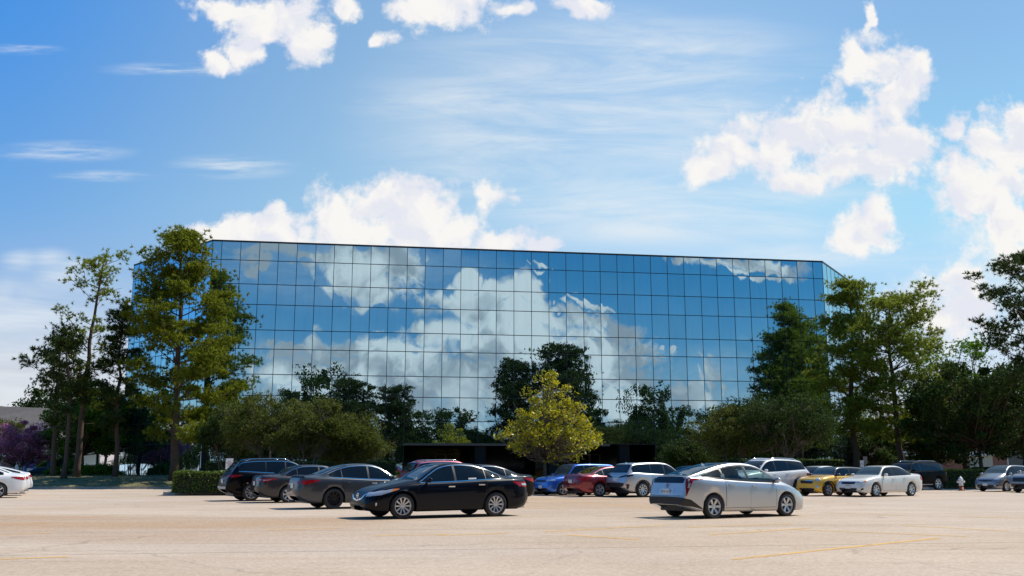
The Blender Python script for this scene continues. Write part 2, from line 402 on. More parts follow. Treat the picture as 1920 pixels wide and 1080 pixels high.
def worn_yellow():
    m = bpy.data.materials.new('worn_yellow_paint'); nt, N, L = nodes(m)
    o = N.new('ShaderNodeOutputMaterial'); b = N.new('ShaderNodeBsdfPrincipled'); b.inputs['Roughness'].default_value = .8
    b.inputs['Base Color'].default_value = (.74, .43, .12, 1)
    tr = N.new('ShaderNodeBsdfTransparent'); mx = N.new('ShaderNodeMixShader')
    tc = N.new('ShaderNodeTexCoord'); t = N.new('ShaderNodeTexNoise'); L.new(tc.outputs['Object'], t.inputs[0]); t.inputs['Scale'].default_value = 1.3; t.inputs['Detail'].default_value = 9; t.inputs['Roughness'].default_value = .75
    mr = N.new('ShaderNodeMapRange'); L.new(t.outputs[0], mr.inputs[0]); mr.inputs[1].default_value = .27; mr.inputs[2].default_value = .50
    mr.inputs[4].default_value = .85
    L.new(mr.outputs[0], mx.inputs[0]); L.new(tr.outputs[0], mx.inputs[1]); L.new(b.outputs[0], mx.inputs[2]); L.new(mx.outputs[0], o.inputs[0])
    return m
M['yellow_line'] = worn_yellow()

link('ground', mesh('ground', [(-1500,-1500,-.05),(1500,-1500,-.05),(1500,2500,-.05),(-1500,2500,-.05)], [(0,1,2,3)]), M['earth'], kind='structure')
link('parking_lot_pavement', mesh('parking_lot_pavement', [(-120,-110,0),(150,-110,0),(150,95,0),(60,110,0),(-120,66,0)], [(0,1,2,3,4)]), M['concrete'], kind='structure')
link('street_road', mesh('street_road', [(-160,92,.0),(-36,92,.0),(-44,118,.0),(-170,118,.0)], [(0,1,2,3)]), M['asphalt'], kind='structure')

RT = np.array([.98790139, .15508331, 0])   # along the building front
RN = NF                                    # out of the building front
A0 = np.array([-24.624, 76.985, 0]); B0 = np.array([28.153, 85.27, 0]); C0 = np.array([-34.876, 86.78, 0]); D0 = np.array([36.15, 98.23, 0])
def rowp(s, d, z=0.0):                     # s metres along the front from its left corner, d metres out of it
    return A0 + RT*s + RN*d + np.array([0, 0, z])

# planted strip before the building, with a kerb
strip = [rowp(-2.5, 27.0), rowp(30.5, 27.0), rowp(70, 27.0), rowp(78, 2), rowp(66, -8), rowp(-6, -8), rowp(-12, 2), rowp(-2.5, 8)]
def slab(name, pts, z, mat, kind='structure'):
    return link(name, mesh(name, [(p[0], p[1], z) for p in pts], [tuple(range(len(pts)))]), mat, kind=kind)
bed = [rowp(3.4, 28.6), rowp(24.5, 28.6), rowp(25.5, 27.6), rowp(25.5, -6), rowp(-4, -6), rowp(2.6, 16), rowp(2.7, 27.6)]
slab('planting_bed', bed, .14, M['mulch'])
bed2 = [rowp(25.6, 20), rowp(64, 20), rowp(66, 12), rowp(78, -6), rowp(90, -40), rowp(140, -60), rowp(110, -80), rowp(60, -60), rowp(54, -6), rowp(25.6, -6)]
slab('lawn_verge', bed2, .145, M['lawn'])
def kerb(name, pts, closed=False, w=.16, h=.15):
    mb = MB(); n = len(pts)
    for i in range(n if closed else n-1):
        p, q = np.array(pts[i][:2]), np.array(pts[(i+1) % n][:2]); t = q-p; l = np.linalg.norm(t); t /= l
        Mx = Matrix.Translation((p[0], p[1], 0)) @ Matrix.Rotation(math.atan2(t[1], t[0]), 4, 'Z')
        mb.box((-.0, -w/2, -.05), (l, w/2, h + .002*(i % 2)), Mx)
    o = mb.build(name, M['kerb'], kind='structure'); return o
kerb('kerb', [rowp(2.5, 15), rowp(2.6, 27.4), rowp(2.8, 28.2), rowp(3.4, 28.7), rowp(24.4, 28.7), rowp(25.3, 28.3), rowp(25.6, 27.4), rowp(25.6, 20), rowp(64, 20), rowp(66, 12)])

# grassy bank on the left
def bank():
    xs = np.linspace(-90, -17, 90); ys = np.linspace(64, 92, 30); V = []; F = []
    rs = np.random.RandomState(3)
    for j, y in enumerate(ys):
        for i, x in enumerate(xs):
            yf = 63.5 + (x + 40)*.06
            t = min(1, max(0, (y - ys[0])/7.0)); h = .12 + .62*(3*t*t - 2*t**3)
            if y > 84: h -= .55*min(1, (y-84)/8)
            if x > -28: h = .12 + (h-.12)*max(0, (-17.5-x)/10.5)
            V.append((x, yf + (y - ys[0]), h + .03*rs.randn()*(t > 0)))
    n = len(xs)
    for j in range(len(ys)-1):
        for i in range(n-1): F.append((j*n+i, j*n+i+1, (j+1)*n+i+1, (j+1)*n+i))
    return V, F
V, F = bank()
link('grass_bank_terrain', mesh('grass_bank_terrain', V, F, True), M['lawn'], kind='structure')
kerb('bank_kerb', [(-90, 60.45), (-40, 63.45), (-17, 64.8)])
def blades(name, pts, h, w, mat, seed):
    rs = np.random.RandomState(seed); k = len(pts)
    a = rs.rand(k)*6.283; hh = h*(.5 + rs.rand(k)); lean = rs.randn(k, 2)*h*.5
    dx = np.stack([np.cos(a)*w, np.sin(a)*w, np.zeros(k)], 1)
    tip = pts + np.stack([lean[:, 0], lean[:, 1], hh], 1)
    Vv = np.stack([pts - dx, pts + dx, tip], 1).reshape(-1, 3)
    return link(name, fast_mesh(name, Vv, 3), mat, kind='stuff')
M['grass'] = leaf_mat('grass_blades', (.07, .10, .02), (.24, .19, .08), .25)
Va = np.array(V); idx = np.random.RandomState(5).randint(0, len(Va), 26000)
pts = Va[idx] + np.concatenate([np.random.RandomState(6).uniform(-.65, .65, (26000, 1)), np.random.RandomState(7).uniform(-.5, .5, (26000, 1)), np.zeros((26000, 1))], 1)
pts = pts[(pts[:, 0] > -60) & (pts[:, 1] < 82)]
blades('grass', pts, .07, .03, M['grass'], 8)

# faded bay lines
def pline(px0, py0, px1, py1, w=.14):
    a = ray(px0, py0); b = ray(px1, py1); a = a*(-EYE/a[2]); b = b*(-EYE/b[2])
    t = (b-a)[:2]; l = np.linalg.norm(t); t /= l; nn = np.array([-t[1], t[0]])*w/2
    return a[:2], b[:2], nn
def marking(segs, name):
    mb = MB()
    for (a, b, nn) in segs:
        mb.add([(*(a-nn), .004), (*(b-nn), .004), (*(b+nn), .004), (*(a+nn), .004)], [(0, 1, 2, 3)])
    return mb.build(name, M['yellow_line'], kind='structure')
for s in [(-60,985,97,981),(-60,1004,100,1000),(-80,1052,128,1044),(500,994,640,990),(700,1005,840,1002),(820,1004,950,1000),
          (1375,1049,1760,1009),(1490,993,1810,1006),(1800,969,1920,972),(1290,989,1480,982),(1020,997,1250,985),(985,935,1225,951),(960,950,1060,956),
          (1540,961,1690,966),(1690,985,1890,996),(1500,940,1620,944),(1330,1003,1520,990),(1060,1003,1200,1012)]:
    marking([pline(*s)], 'painted_bay_line')
# ------------------------------------------------------------------ mirror-glass office block
def mirror_glass():
    m = bpy.data.materials.new('mirror_glass'); nt, N, L = nodes(m)
    o = N.new('ShaderNodeOutputMaterial')
    g = N.new('ShaderNodeBsdfGlossy'); g.inputs['Roughness'].default_value = .0
    d = N.new('ShaderNodeBsdfDiffuse'); d.inputs['Color'].default_value = (.035, .06, .065, 1)
    tc = N.new('ShaderNodeTexCoord'); mp = N.new('ShaderNodeMapping'); mp.inputs['Scale'].default_value = (3, 3, .25); L.new(tc.outputs['Object'], mp.inputs[0])
    t = N.new('ShaderNodeTexNoise'); L.new(mp.outputs[0], t.inputs[0]); t.inputs['Scale'].default_value = 1; t.inputs['Detail'].default_value = 6; t.inputs['Roughness'].default_value = .7
    mr = N.new('ShaderNodeMapRange'); L.new(t.outputs[0], mr.inputs[0]); mr.inputs[1].default_value = .45; mr.inputs[2].default_value = .8; mr.inputs[4].default_value = 1
    mx = N.new('ShaderNodeMix'); mx.data_type = 'RGBA'; mx.inputs[6].default_value = (.45, .605, .70, 1); mx.inputs[7].default_value = (.40, .555, .645, 1); L.new(mr.outputs[0], mx.inputs[0])
    ge = N.new('ShaderNodeNewGeometry'); ov = N.new('ShaderNodeMapRange'); L.new(ge.outputs['Random Per Island'], ov.inputs[0]); ov.inputs[3].default_value = .95; ov.inputs[4].default_value = 1.05
    m2 = N.new('ShaderNodeVectorMath'); m2.operation = 'SCALE'; L.new(mx.outputs[2], m2.inputs[0]); L.new(ov.outputs[0], m2.inputs['Scale'])
    L.new(m2.outputs[0], g.inputs['Color'])
    s = N.new('ShaderNodeMixShader'); s.inputs[0].default_value = .07
    L.new(g.outputs[0], s.inputs[1]); L.new(d.outputs[0], s.inputs[2]); L.new(s.outputs[0], o.inputs[0])
    return m
M['mirror'] = mirror_glass()
M['mullion'] = simple('mullion', (.018, .020, .022), .5)
M['core'] = simple('core', (.012, .012, .013), .8)
M['bronze'] = simple('bronze', (.16, .12, .095), .45, metal=.3)
M['soffit'] = simple('soffit', (.022, .019, .018), .7, spec=.15)
M['lobby_glass'] = simple('lobby_glass', (.006, .007, .007), .06, spec=.3)
M['roof_gravel'] = simple('roof_gravel', (.3, .29, .27), .95)
ZR = [19.82, 18.21, 16.22, 14.53, 12.44, 10.88, 8.82, 7.10, 5.14, 3.34, .15]
HB = ZR[0]
office = tag(empty('office_building', tuple((A0+B0)/2)), 'long low office block wholly clad in blue mirror glass reflecting clouds, with chamfered corners', 'office building')
O0 = np.array(office.location)
rsP = np.random.RandomState(11)
def pane(p0, t, n, s0, s1, z0, z1, amp, nu=8):
    """one glass panel, very slightly pillowed and tilted as real panels are"""
    u = np.linspace(-1, 1, nu+1); Vv = []; Ff = []
    a = amp*(.25 + 1.1*rsP.rand())*(1 if rsP.rand() < .8 else -.6); tx, tz = rsP.randn(2)*.0017; k1, k2 = rsP.randn(2)*amp*.4
    w, h = s1-s0, z1-z0
    for j in range(nu+1):
        for i in range(nu+1):
            x, y = u[i], u[j]
            d = a*((1-x*x)*(1-y*y))**1.0 + k1*x*(1-x*x)*(1-y*y) + k2*y*(1-y*y)*(1-x*x) + tx*x*w/2 + tz*y*h/2
            q = p0 + t*(s0 + (x+1)/2*w) + n*(d+.02) + np.array([0, 0, z0 + (y+1)/2*h])
            Vv.append(q - O0)
    for j in range(nu):
        for i in range(nu):
            b = j*(nu+1)+i; Ff.append((b, b+1, b+nu+2, b+nu+1))
    return Vv, Ff
G = .03
faces = []
def face_frame(P, Q):
    t = (Q-P); l = np.linalg.norm(t); t = t/l; return t, np.array([t[1], -t[0], 0]), l
F_FRONT = face_frame(A0, B0)
cutsF = [0, .73] + [.73 + 1.5225*k for k in range(1, 35)]; cutsF[-1] = min(cutsF[-1], F_FRONT[2]-.75); cutsF.append(F_FRONT[2])
back = 46.0
C1, D1 = C0 - RN*back, D0 - RN*back
sides = [('front', A0, B0, cutsF), ('left', C0, A0, list(np.linspace(0, np.linalg.norm(A0-C0), 14))), ('right', B0, D0, list(np.linspace(0, np.linalg.norm(D0-B0), 11))),
         ('lside', C1, C0, list(np.linspace(0, back, 31))), ('rside', D0, D1, list(np.linspace(0, np.linalg.norm(D1-D0), 31)))]
REC0, REC1 = 15.955, 37.27    # recessed entrance along the front
REC0 = min(cutsF, key=lambda c: abs(c-15.97)); REC1 = min(cutsF, key=lambda c: abs(c-37.6))
single, rest_v, rest_f = [], [], []
for nm, P, Q, cuts in sides:
    t, n, l = face_frame(P, Q)
    amp = .0019 if nm == 'front' else .0022
    for r in range(10):
        z1, z0 = ZR[r]-(.10 if r == 0 else G), ZR[r+1]+G
        for c in range(len(cuts)-1):
            if nm == 'front' and r == 9 and REC0-.01 <= cuts[c] < REC1-.01: continue
            Vv, Ff = pane(P, t, n, cuts[c]+G*.8, cuts[c+1]-G*.8, z0, z1, amp, 8 if nm in ('front', 'left', 'right') else 2)
            one = nm == 'front' and 2 <= c <= 21 and (r <= 4) and len(single) < 100
            if one: single.append((Vv, Ff))
            else:
                b = len(rest_v); rest_v += Vv; rest_f += [tuple(i+b for i in f) for f in Ff]
for Vv, Ff in single:
    link('window_pane', mesh('window_pane', Vv, Ff, True), M['mirror'], office)
link('window_pane_field', mesh('window_pane_field', rest_v, rest_f, True), M['mirror'], office, kind='stuff')
# dark body behind the glass (recess left out), and the mullion lines standing in the joints
mb = MB()
ring = [A0, B0, D0, D1, C1, C0]
inn = []
cen = sum(ring)/6
for p in ring:
    v = cen-p; inn.append(p + v/np.linalg.norm(v)*.16)
def wall(a, b, z0, z1): mb.add([a-O0+[0,0,z0], b-O0+[0,0,z0], b-O0+[0,0,z1], a-O0+[0,0,z1]], [(0,1,2,3)])
for i in range(6):
    a, b = inn[i], inn[(i+1) % 6]
    if i == 0:
        t, n, l = face_frame(a, b)
        wall(a, b, ZR[9], HB-.05); wall(a, a+t*(REC0-.1), 0, ZR[9]); wall(a+t*(REC1-.1), b, 0, ZR[9])
    else: wall(a, b, 0, HB-.05)
mb.build('building_core', M['core'], office)
link('roof', mesh('roof', [tuple(p-O0+[0,0,HB-.25]) for p in inn], [tuple(range(6))]), M['roof_gravel'], office)
gm = MB()
for nm, P, Q, cuts in sides:
    t, n, l = face_frame(P, Q); rz = math.atan2(t[1], t[0])
    Mx = Matrix.Translation(tuple(P-O0)) @ Matrix.Rotation(rz, 4, 'Z')
    for c in cuts[(1 if nm != 'front' else 0):]:
        zb = ZR[9] if (nm == 'front' and REC0+.01 < c < REC1-.01) else .15
        gm.box((c-.022, -.035, zb), (c+.022, .12, HB), Mx)
    for z in ZR[1:-1]:
        gm.box((0, -.032, z-.022), (l, .11, z+.022), Mx)
gm.build('mullion_grid', M['mullion'], office)
cp = MB()
for nm, P, Q, cuts in sides:
    t, n, l = face_frame(P, Q); Mx = Matrix.Translation(tuple(P-O0)) @ Matrix.Rotation(math.atan2(t[1], t[0]), 4, 'Z')
    cp.box((-.05, -.06, HB-.10), (l+.05, .25, HB+.04), Mx)
cp.build('roof_coping', M['mullion'], office)
# recessed entrance
MxF = Matrix.Translation(tuple(A0-O0)) @ Matrix.Rotation(math.atan2(RT[1], RT[0]), 4, 'Z')
MB().box((REC0-.05, -.10, ZR[9]-.16), (REC1-4.0, -.037, ZR[9]+.02), MxF).build('entrance_fascia', M['bronze'], office)
MB().box((REC0, .0, ZR[9]+.03), (REC1, 6.5, ZR[9]+.12), MxF).build('entrance_soffit', M['soffit'], office)
e = MB().box((REC0, 6.2, 0), (REC1, 6.3, ZR[9]), MxF); e.box((REC0-.1, .1, 0), (REC0, 6.3, ZR[9]), MxF); e.box((REC1, .1, 0), (REC1+.1, 6.3, ZR[9]), MxF)
e.build('lobby_glazing', M['lobby_glass'], office)
for s in (22.3, 28.5, 34.6):
    MB().box((s-.45, .15, 0), (s+.45, 1.05, ZR[9]), MxF).build('column', M['soffit'], office)
for s in (19.0, 20.0, 31.0, 32.0, 33.0):
    fr = MB()
    for (a, b) in (((s, 6.08, .15), (s+.07, 6.2, 2.6)), ((s+.9, 6.08, .15), (s+.97, 6.2, 2.6)), ((s+.07, 6.085, 2.53), (s+.9, 6.2, 2.6)), ((s+.07, 6.085, .15), (s+.9, 6.2, .3))): fr.box(a, b, MxF)
    fr.build('entrance_door', M['bronze'], office)
slab('entrance_paving', [rowp(REC0, 4), rowp(REC1, 4), rowp(REC1, -6.5), rowp(REC0, -6.5)], .15, M['kerb'])
# ------------------------------------------------------------------ trees
def tri_blades(cen, outd, length, width, rs, spread=.9, nper=10):
    """needle sprays: nper thin triangles from each centre, fanned about its outward direction"""
    k = len(cen)
    C = np.repeat(cen, nper, 0); O = np.repeat(outd, nper, 0)
    D = O + rs.randn(k*nper, 3)*spread; D /= np.linalg.norm(D, axis=1, keepdims=True) + 1e-9
    S = np.cross(D, rs.randn(k*nper, 3)); S /= np.linalg.norm(S, axis=1, keepdims=True) + 1e-9
    Ln = length*(.6 + .7*rs.rand(k*nper, 1)); w = width*(.7 + .6*rs.rand(k*nper, 1))
    return np.stack([C - S*w, C + S*w, C + D*Ln], 1).reshape(-1, 3)
def leaf_quads(cen, size, rs, flat=0.0):
    k = len(cen)
    a = rs.randn(k, 3); a[:, 2] *= (1-flat); a /= np.linalg.norm(a, axis=1, keepdims=True) + 1e-9
    b = np.cross(a, rs.randn(k, 3)); b /= np.linalg.norm(b, axis=1, keepdims=True) + 1e-9
    s = size*(.6 + .8*rs.rand(k, 1))
    return np.stack([cen - a*s, cen + b*s*.45 + a*s*.1, cen + a*s, cen - b*s*.45 + a*s*.1], 1).reshape(-1, 3)
def prof(z, pts): return float(np.interp(z, [p[0] for p in pts], [p[1] for p in pts]))

def pine_parts(H, base, env_l, env_r, seed, r0=.26, lean=(0, 0), step=.42, clump=.62, nper=9, tufts=13, blade=.26, width=.027, droop=.0, stubs=3, dens=1.9, whorl=0):
    """trunk+limb solid and needle sprays of a tall loblolly pine; env_*: (height share, reach in m) to either side"""
    rs = np.random.RandomState(seed); mb = MB()
    zs = np.linspace(-.1, H, 16)
    wob = np.cumsum(rs.randn(16, 2)*.07, 0); wob -= wob[0]
    path = [np.array([lean[0]*(max(z, 0)/H)**1.5 + wob[i, 0], lean[1]*(z/H) + wob[i, 1], z]) for i, z in enumerate(zs)]
    mb.tube(path, [max(.025, r0*(1-.82*(max(z, 0)/H)**1.1) + (.10 if i == 0 else 0)) for i, z in enumerate(zs)], 9)
    def tr(z): return np.array([np.interp(z, zs, [p[i] for p in path]) for i in range(3)])
    z = base*H; az = rs.rand()*6.28; cen = []; out = []
    while z < H*.985:
        t = z/H; n_here = whorl if whorl else (1 if rs.rand() < .6 else 2)
        for _ in range(n_here):
            az += 2.399 + rs.randn()*.5
            if rs.rand() < .10: continue
            c = math.cos(az); reach = prof(t, env_r)*(1+c)/2 + prof(t, env_l)*(1-c)/2
            Ln = max(.5, reach*(.62 + .5*rs.rand()))
            d = np.array([math.cos(az), math.sin(az), 0]); up = .10 + .35*t + rs.randn()*.12 - droop*(1-t)
            st = tr(z); P = []
            for q in np.linspace(0, 1, 6):
                P.append(st + d*Ln*q + np.array([0, 0, Ln*(up*q + .22*q*q)]) + rs.randn(3)*.06*Ln*q*.6)
            mb.tube(P, [max(.010, .013*Ln*(1-.85*q)+.008) for q in np.linspace(0, 1, 6)], 5, cap=False)
            Pa = np.array(P)
            ncl = max(3, int(Ln*dens))
            for _k in range(ncl):
                q = .28 + .72*rs.rand()**.7
                p = np.array([np.interp(q, np.linspace(0, 1, 6), Pa[:, i_]) for i_ in range(3)])
                side = np.cross(d, (0, 0, 1)); off = side*rs.randn()*.26*Ln*(q)*.75
                c0 = p + off + np.array([0, 0, .12 + .1*rs.randn()])
                if np.linalg.norm(off) > .35: mb.tube([p, (p+c0)/2 + np.array([0, 0, -.03]), c0], [.012, .009, .005], 4, cap=False)
                m = int(tufts*(.6 + .8*rs.rand())); sc = clump*(.6 + .7*rs.rand())
                g = rs.randn(m, 3)*np.array([.58, .58, .24])*sc
                cen.append(c0 + g); o = g + np.array([0, 0, .25]) + d*.2
                out.append(o/(np.linalg.norm(o, axis=1, keepdims=True) + 1e-9))
        z += step*(.6 + .8*rs.rand())*(1 - .35*t if whorl else 1)
    top = tr(H); g = rs.randn(tufts*2, 3)*np.array([.4, .4, .5])*clump; cen.append(top + g); out.append(np.tile([0, 0, 1.0], (tufts*2, 1)))
    for _ in range(stubs):       # dead stubs below the crown
        zz = H*base*(.35 + .6*rs.rand()); a = rs.rand()*6.28; p = tr(zz); l = .4 + .8*rs.rand()
        mb.tube([p, p + np.array([math.cos(a)*l, math.sin(a)*l, .1*l])], [.03, .01], 4)
    cen = np.concatenate(cen); out = np.concatenate(out)
    return mb, tri_blades(cen, out, blade, width, rs, 1.0, int(nper*1.7))

def broad_parts(H, trunks, ell, seed, nclump=60, leaves=220, size=.09, clump=.55, r0=.12, fork=.35, hollow=.35, twigs=True, flat=0.0):
    """trunk(s) that fork to leaf clumps spread through ellipsoids ell: (cx, cy, cz, rx, ry, rz)"""
    rs = np.random.RandomState(seed); mb = MB(); cen = []
    vol = np.array([e[3]*e[4]*e[5] for e in ell]); vol = vol/vol.sum()
    roots = []; stems = []
    for k in range(trunks):
        if k: mb = MB()
        stems.append(mb)
        a = 6.28*k/trunks + rs.rand(); s = .0 if trunks == 1 else .16
        b0 = np.array([math.cos(a)*s, math.sin(a)*s, -.05]); hf = H*fork*(.8 + .4*rs.rand())
        b1 = np.array([math.cos(a)*s*(1 + hf*1.6), math.sin(a)*s*(1 + hf*1.6), hf])
        mid = (b0+b1)/2 + rs.randn(3)*.04*H*np.array([.3, .3, 0])
        mb.tube([b0, mid, b1], [r0*1.15, r0*.85, r0*.7], 8); roots.append((b1, r0*.65, mb))
    for _ in range(nclump):
        e = ell[rs.choice(len(ell), p=vol)]
        v = rs.randn(3); v /= np.linalg.norm(v); r = hollow + (1.06-hollow)*rs.rand()**.5 + (.16 if rs.rand() < .12 else 0)
        c = np.array(e[:3]) + v*r*np.array(e[3:])
        b1, rr, mb = min(roots, key=lambda q: np.linalg.norm((q[0]-c)[:2]))
        if twigs:
            mid = b1*.5 + c*.5 + np.array([0, 0, -.05*H*(1-abs(v[2]))]) + rs.randn(3)*.04*H
            mb.tube([b1, mid, c], [rr*.55, rr*.28, .008], 5, cap=False)
            for _t in range(3):
                q = c + rs.randn(3)*clump*.7; mb.tube([c*.6+mid*.4, q], [.012, .004], 3, cap=False)
        m = int(leaves*(.35 + 1.3*rs.rand())); sc = clump*(.45 + 1.05*rs.rand())
        g = rs.randn(m, 3); g /= np.linalg.norm(g, axis=1, keepdims=True); g *= (rs.rand(m, 1)**.4)*sc*np.array([1.15, 1.15, .75])
        cen.append(c + g)
    cen = np.concatenate(cen)
    return stems, leaf_quads(cen, size, rs, flat)

M['needles'] = leaf_mat('needles', (.115, .16, .012), (.30, .31, .028), .48, .6, .12)
M['needles_dark'] = leaf_mat('needles_dark', (.032, .058, .014), (.08, .112, .028), .35, .6, .12)  # darker copy of the needles: backlit, shaded look put into the colour
M['needles_olive'] = leaf_mat('needles_olive', (.13, .19, .018), (.33, .36, .05), .5, .6, .12)
M['leaf_olive'] = leaf_mat('leaf_olive', (.070, .090, .014), (.15, .165, .03), .4, .6, .12)
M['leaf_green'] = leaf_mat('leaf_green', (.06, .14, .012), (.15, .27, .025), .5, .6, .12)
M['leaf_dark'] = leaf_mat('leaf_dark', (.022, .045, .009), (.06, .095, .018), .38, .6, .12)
M['leaf_yellow'] = leaf_mat('leaf_yellow', (.13, .18, .012), (.66, .54, .02), .45, .38, .4)
M['leaf_purple'] = leaf_mat('leaf_purple', (.22, .10, .09), (.72, .26, .50), .5)
M['leaf_hedge'] = leaf_mat('leaf_hedge', (.06, .105, .012), (.15, .21, .022), .28)

def plant(name, label, cat, loc, parts, leafm, barkm='bark', rz=0, group=None, crown='crown', trunk='trunk'):
    root = tag(empty(name, loc, rz), label, cat, group)
    mb, Vv = parts
    for b_ in (mb if isinstance(mb, list) else [mb]):
        if b_.v: b_.build(trunk, M[barkm], root, smooth=True)
    link(crown, fast_mesh(crown, Vv, 3 if name.startswith('pine') else 4), M[leafm], root)
    return root
def ploc(px, Y, z=0.0): return (gx(px, Y), Y, z)
PG = 'tall pines around the office block'

# the big lit pine at the left corner of the building
plant('pine_tree', 'tallest bright green pine, before the left corner of the glass building', 'pine tree', (-24.2, 70, .55),
      pine_parts(17.5, .17, [(0,1.0),(.2,1.5),(.3,2.2),(.42,3.1),(.52,4.2),(.66,4.6),(.72,3.2),(.8,2.6),(.88,2.3),(.95,1.5),(1,.4)],
                 [(0,2.5),(.17,4.8),(.25,6.6),(.34,6.4),(.45,4.8),(.55,3.7),(.65,3.1),(.75,2.9),(.85,2.0),(.95,1.6),(1,.4)], 7, r0=.30, lean=(-.6, 0), step=1.0, clump=.80, tufts=30, nper=12, dens=1.7, whorl=4), 'needles', group=PG)
# thin pine with an airy crown
plant('pine_tree', 'slender pine with an airy flat-topped crown, left of the glass building against the sky', 'pine tree', (-31.6, 71, .5),
      pine_parts(16.6, .30, [(0,1),(.3,2.4),(.55,3.3),(.6,3.6),(.64,1.2),(.72,2.0),(.8,2.6),(.9,2.4),(1,1.0)],
                 [(0,1),(.3,2.0),(.5,2.2),(.62,2.3),(.75,2.4),(.85,2.3),(.95,1.8),(1,.6)], 23, r0=.24, lean=(.9, 0), step=.50, clump=.60, tufts=11), 'needles_olive', group=PG)
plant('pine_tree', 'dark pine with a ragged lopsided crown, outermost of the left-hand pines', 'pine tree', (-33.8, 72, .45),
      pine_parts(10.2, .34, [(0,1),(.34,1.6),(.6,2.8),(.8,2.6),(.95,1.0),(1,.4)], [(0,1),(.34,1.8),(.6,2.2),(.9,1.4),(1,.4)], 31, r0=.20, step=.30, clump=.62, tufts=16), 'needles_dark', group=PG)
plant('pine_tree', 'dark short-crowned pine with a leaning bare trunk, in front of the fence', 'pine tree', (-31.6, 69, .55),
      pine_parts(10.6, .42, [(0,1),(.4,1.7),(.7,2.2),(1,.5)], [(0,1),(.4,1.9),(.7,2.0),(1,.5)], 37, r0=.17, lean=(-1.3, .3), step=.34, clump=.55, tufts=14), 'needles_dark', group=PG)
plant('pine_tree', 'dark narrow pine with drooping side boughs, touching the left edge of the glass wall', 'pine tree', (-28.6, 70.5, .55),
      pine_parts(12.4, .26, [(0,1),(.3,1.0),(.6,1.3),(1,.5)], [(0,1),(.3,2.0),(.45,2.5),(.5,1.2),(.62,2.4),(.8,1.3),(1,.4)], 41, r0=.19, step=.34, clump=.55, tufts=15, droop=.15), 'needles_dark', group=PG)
# right-hand pines
plant('pine_tree', 'pine with sunlit crown at the right corner of the glass building', 'pine tree', (28.2, 79.5, .14),
      pine_parts(16.2, .22, [(0,1.5),(.25,3.0),(.4,3.6),(.5,3.0),(.7,2.6),(.85,2.0),(1,.6)], [(0,1.5),(.25,3.2),(.5,3.2),(.7,2.8),(.85,2.2),(1,.6)], 53, r0=.26, step=.95, clump=.76, tufts=25, dens=1.7, whorl=4), 'needles_olive', group=PG)
plant('pine_tree', 'full broad-crowned pine, second tree right of the glass building', 'pine tree', (30.6, 77, .14),
      pine_parts(14.2, .22, [(0,2.5),(.25,3.6),(.45,4.0),(.65,3.4),(.85,2.4),(1,1.2)], [(0,2.5),(.25,3.9),(.5,4.4),(.75,4.4),(.9,3.6),(1,1.2)], 59, r0=.27, step=.92, clump=.82, tufts=25, dens=1.7, whorl=4), 'needles_olive', group=PG)
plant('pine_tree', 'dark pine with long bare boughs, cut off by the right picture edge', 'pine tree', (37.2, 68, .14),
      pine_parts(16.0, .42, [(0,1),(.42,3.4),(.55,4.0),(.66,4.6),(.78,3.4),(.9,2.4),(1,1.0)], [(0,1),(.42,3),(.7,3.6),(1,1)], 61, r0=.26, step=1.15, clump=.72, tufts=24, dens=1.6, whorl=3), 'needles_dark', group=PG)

# crape myrtles and other broadleaf trees by the front
CM = 'small multi-trunk trees along the building front'
def myrtle(px, Y, H, w, seed, label, mat='leaf_olive', n=95):
    e = [(0, 0, H*.70, w*.46, w*.40, H*.28), (-w*.24, .2, H*.60, w*.28, w*.3, H*.20), (w*.27, -.2, H*.58, w*.28, w*.3, H*.19), (w*.1, 0, H*.86, w*.2, w*.2, H*.14)]
    return plant('crape_myrtle', label, 'tree', ploc(px, Y, .14), broad_parts(H, 5, e, seed, n, 210, .075, .60, .055, .36, .3), mat, 'bark_grey', group=CM)
myrtle(498, 62, 6.0, 5.6, 71, 'olive green multi-trunk tree directly behind the black car by the hedge')
myrtle(578, 60, 5.6, 5.0, 72, 'middle one of the three rounded multi-trunk trees left of the entrance')
myrtle(655, 61, 4.4, 3.8, 73, 'low spreading multi-trunk tree closest to the entrance on its left side')
myrtle(1375, 66, 5.4, 5.2, 74, 'rounded multi-trunk tree behind the white seven-seater', n=105)
myrtle(1470, 65, 6.2, 6.4, 75, 'largest dark green multi-trunk tree, right of the entrance', 'leaf_dark', n=130)
myrtle(1290, 70, 3.2, 3.4, 76, 'low dark shrub-like tree just right of the entrance', 'leaf_dark', n=50)
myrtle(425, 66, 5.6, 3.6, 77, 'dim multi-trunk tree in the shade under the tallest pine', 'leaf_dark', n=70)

# the yellow tree on the island
plant('yellow_tree', 'small conical tree with glossy yellow-green leaves, standing in the hedge before the entrance', 'tree', ploc(1022, 52, .14),
      broad_parts(6.6, 1, [(.3, 0, 2.75, 2.65, 2.4, 1.0), (.4, 0, 3.8, 2.0, 1.9, 1.2), (.5, 0, 5.1, 1.2, 1.1, 1.15), (.7, 0, 6.4, .5, .5, .65)], 81, 190, 44, .088, .40, .10, .28, .15), 'leaf_yellow', 'bark_grey')

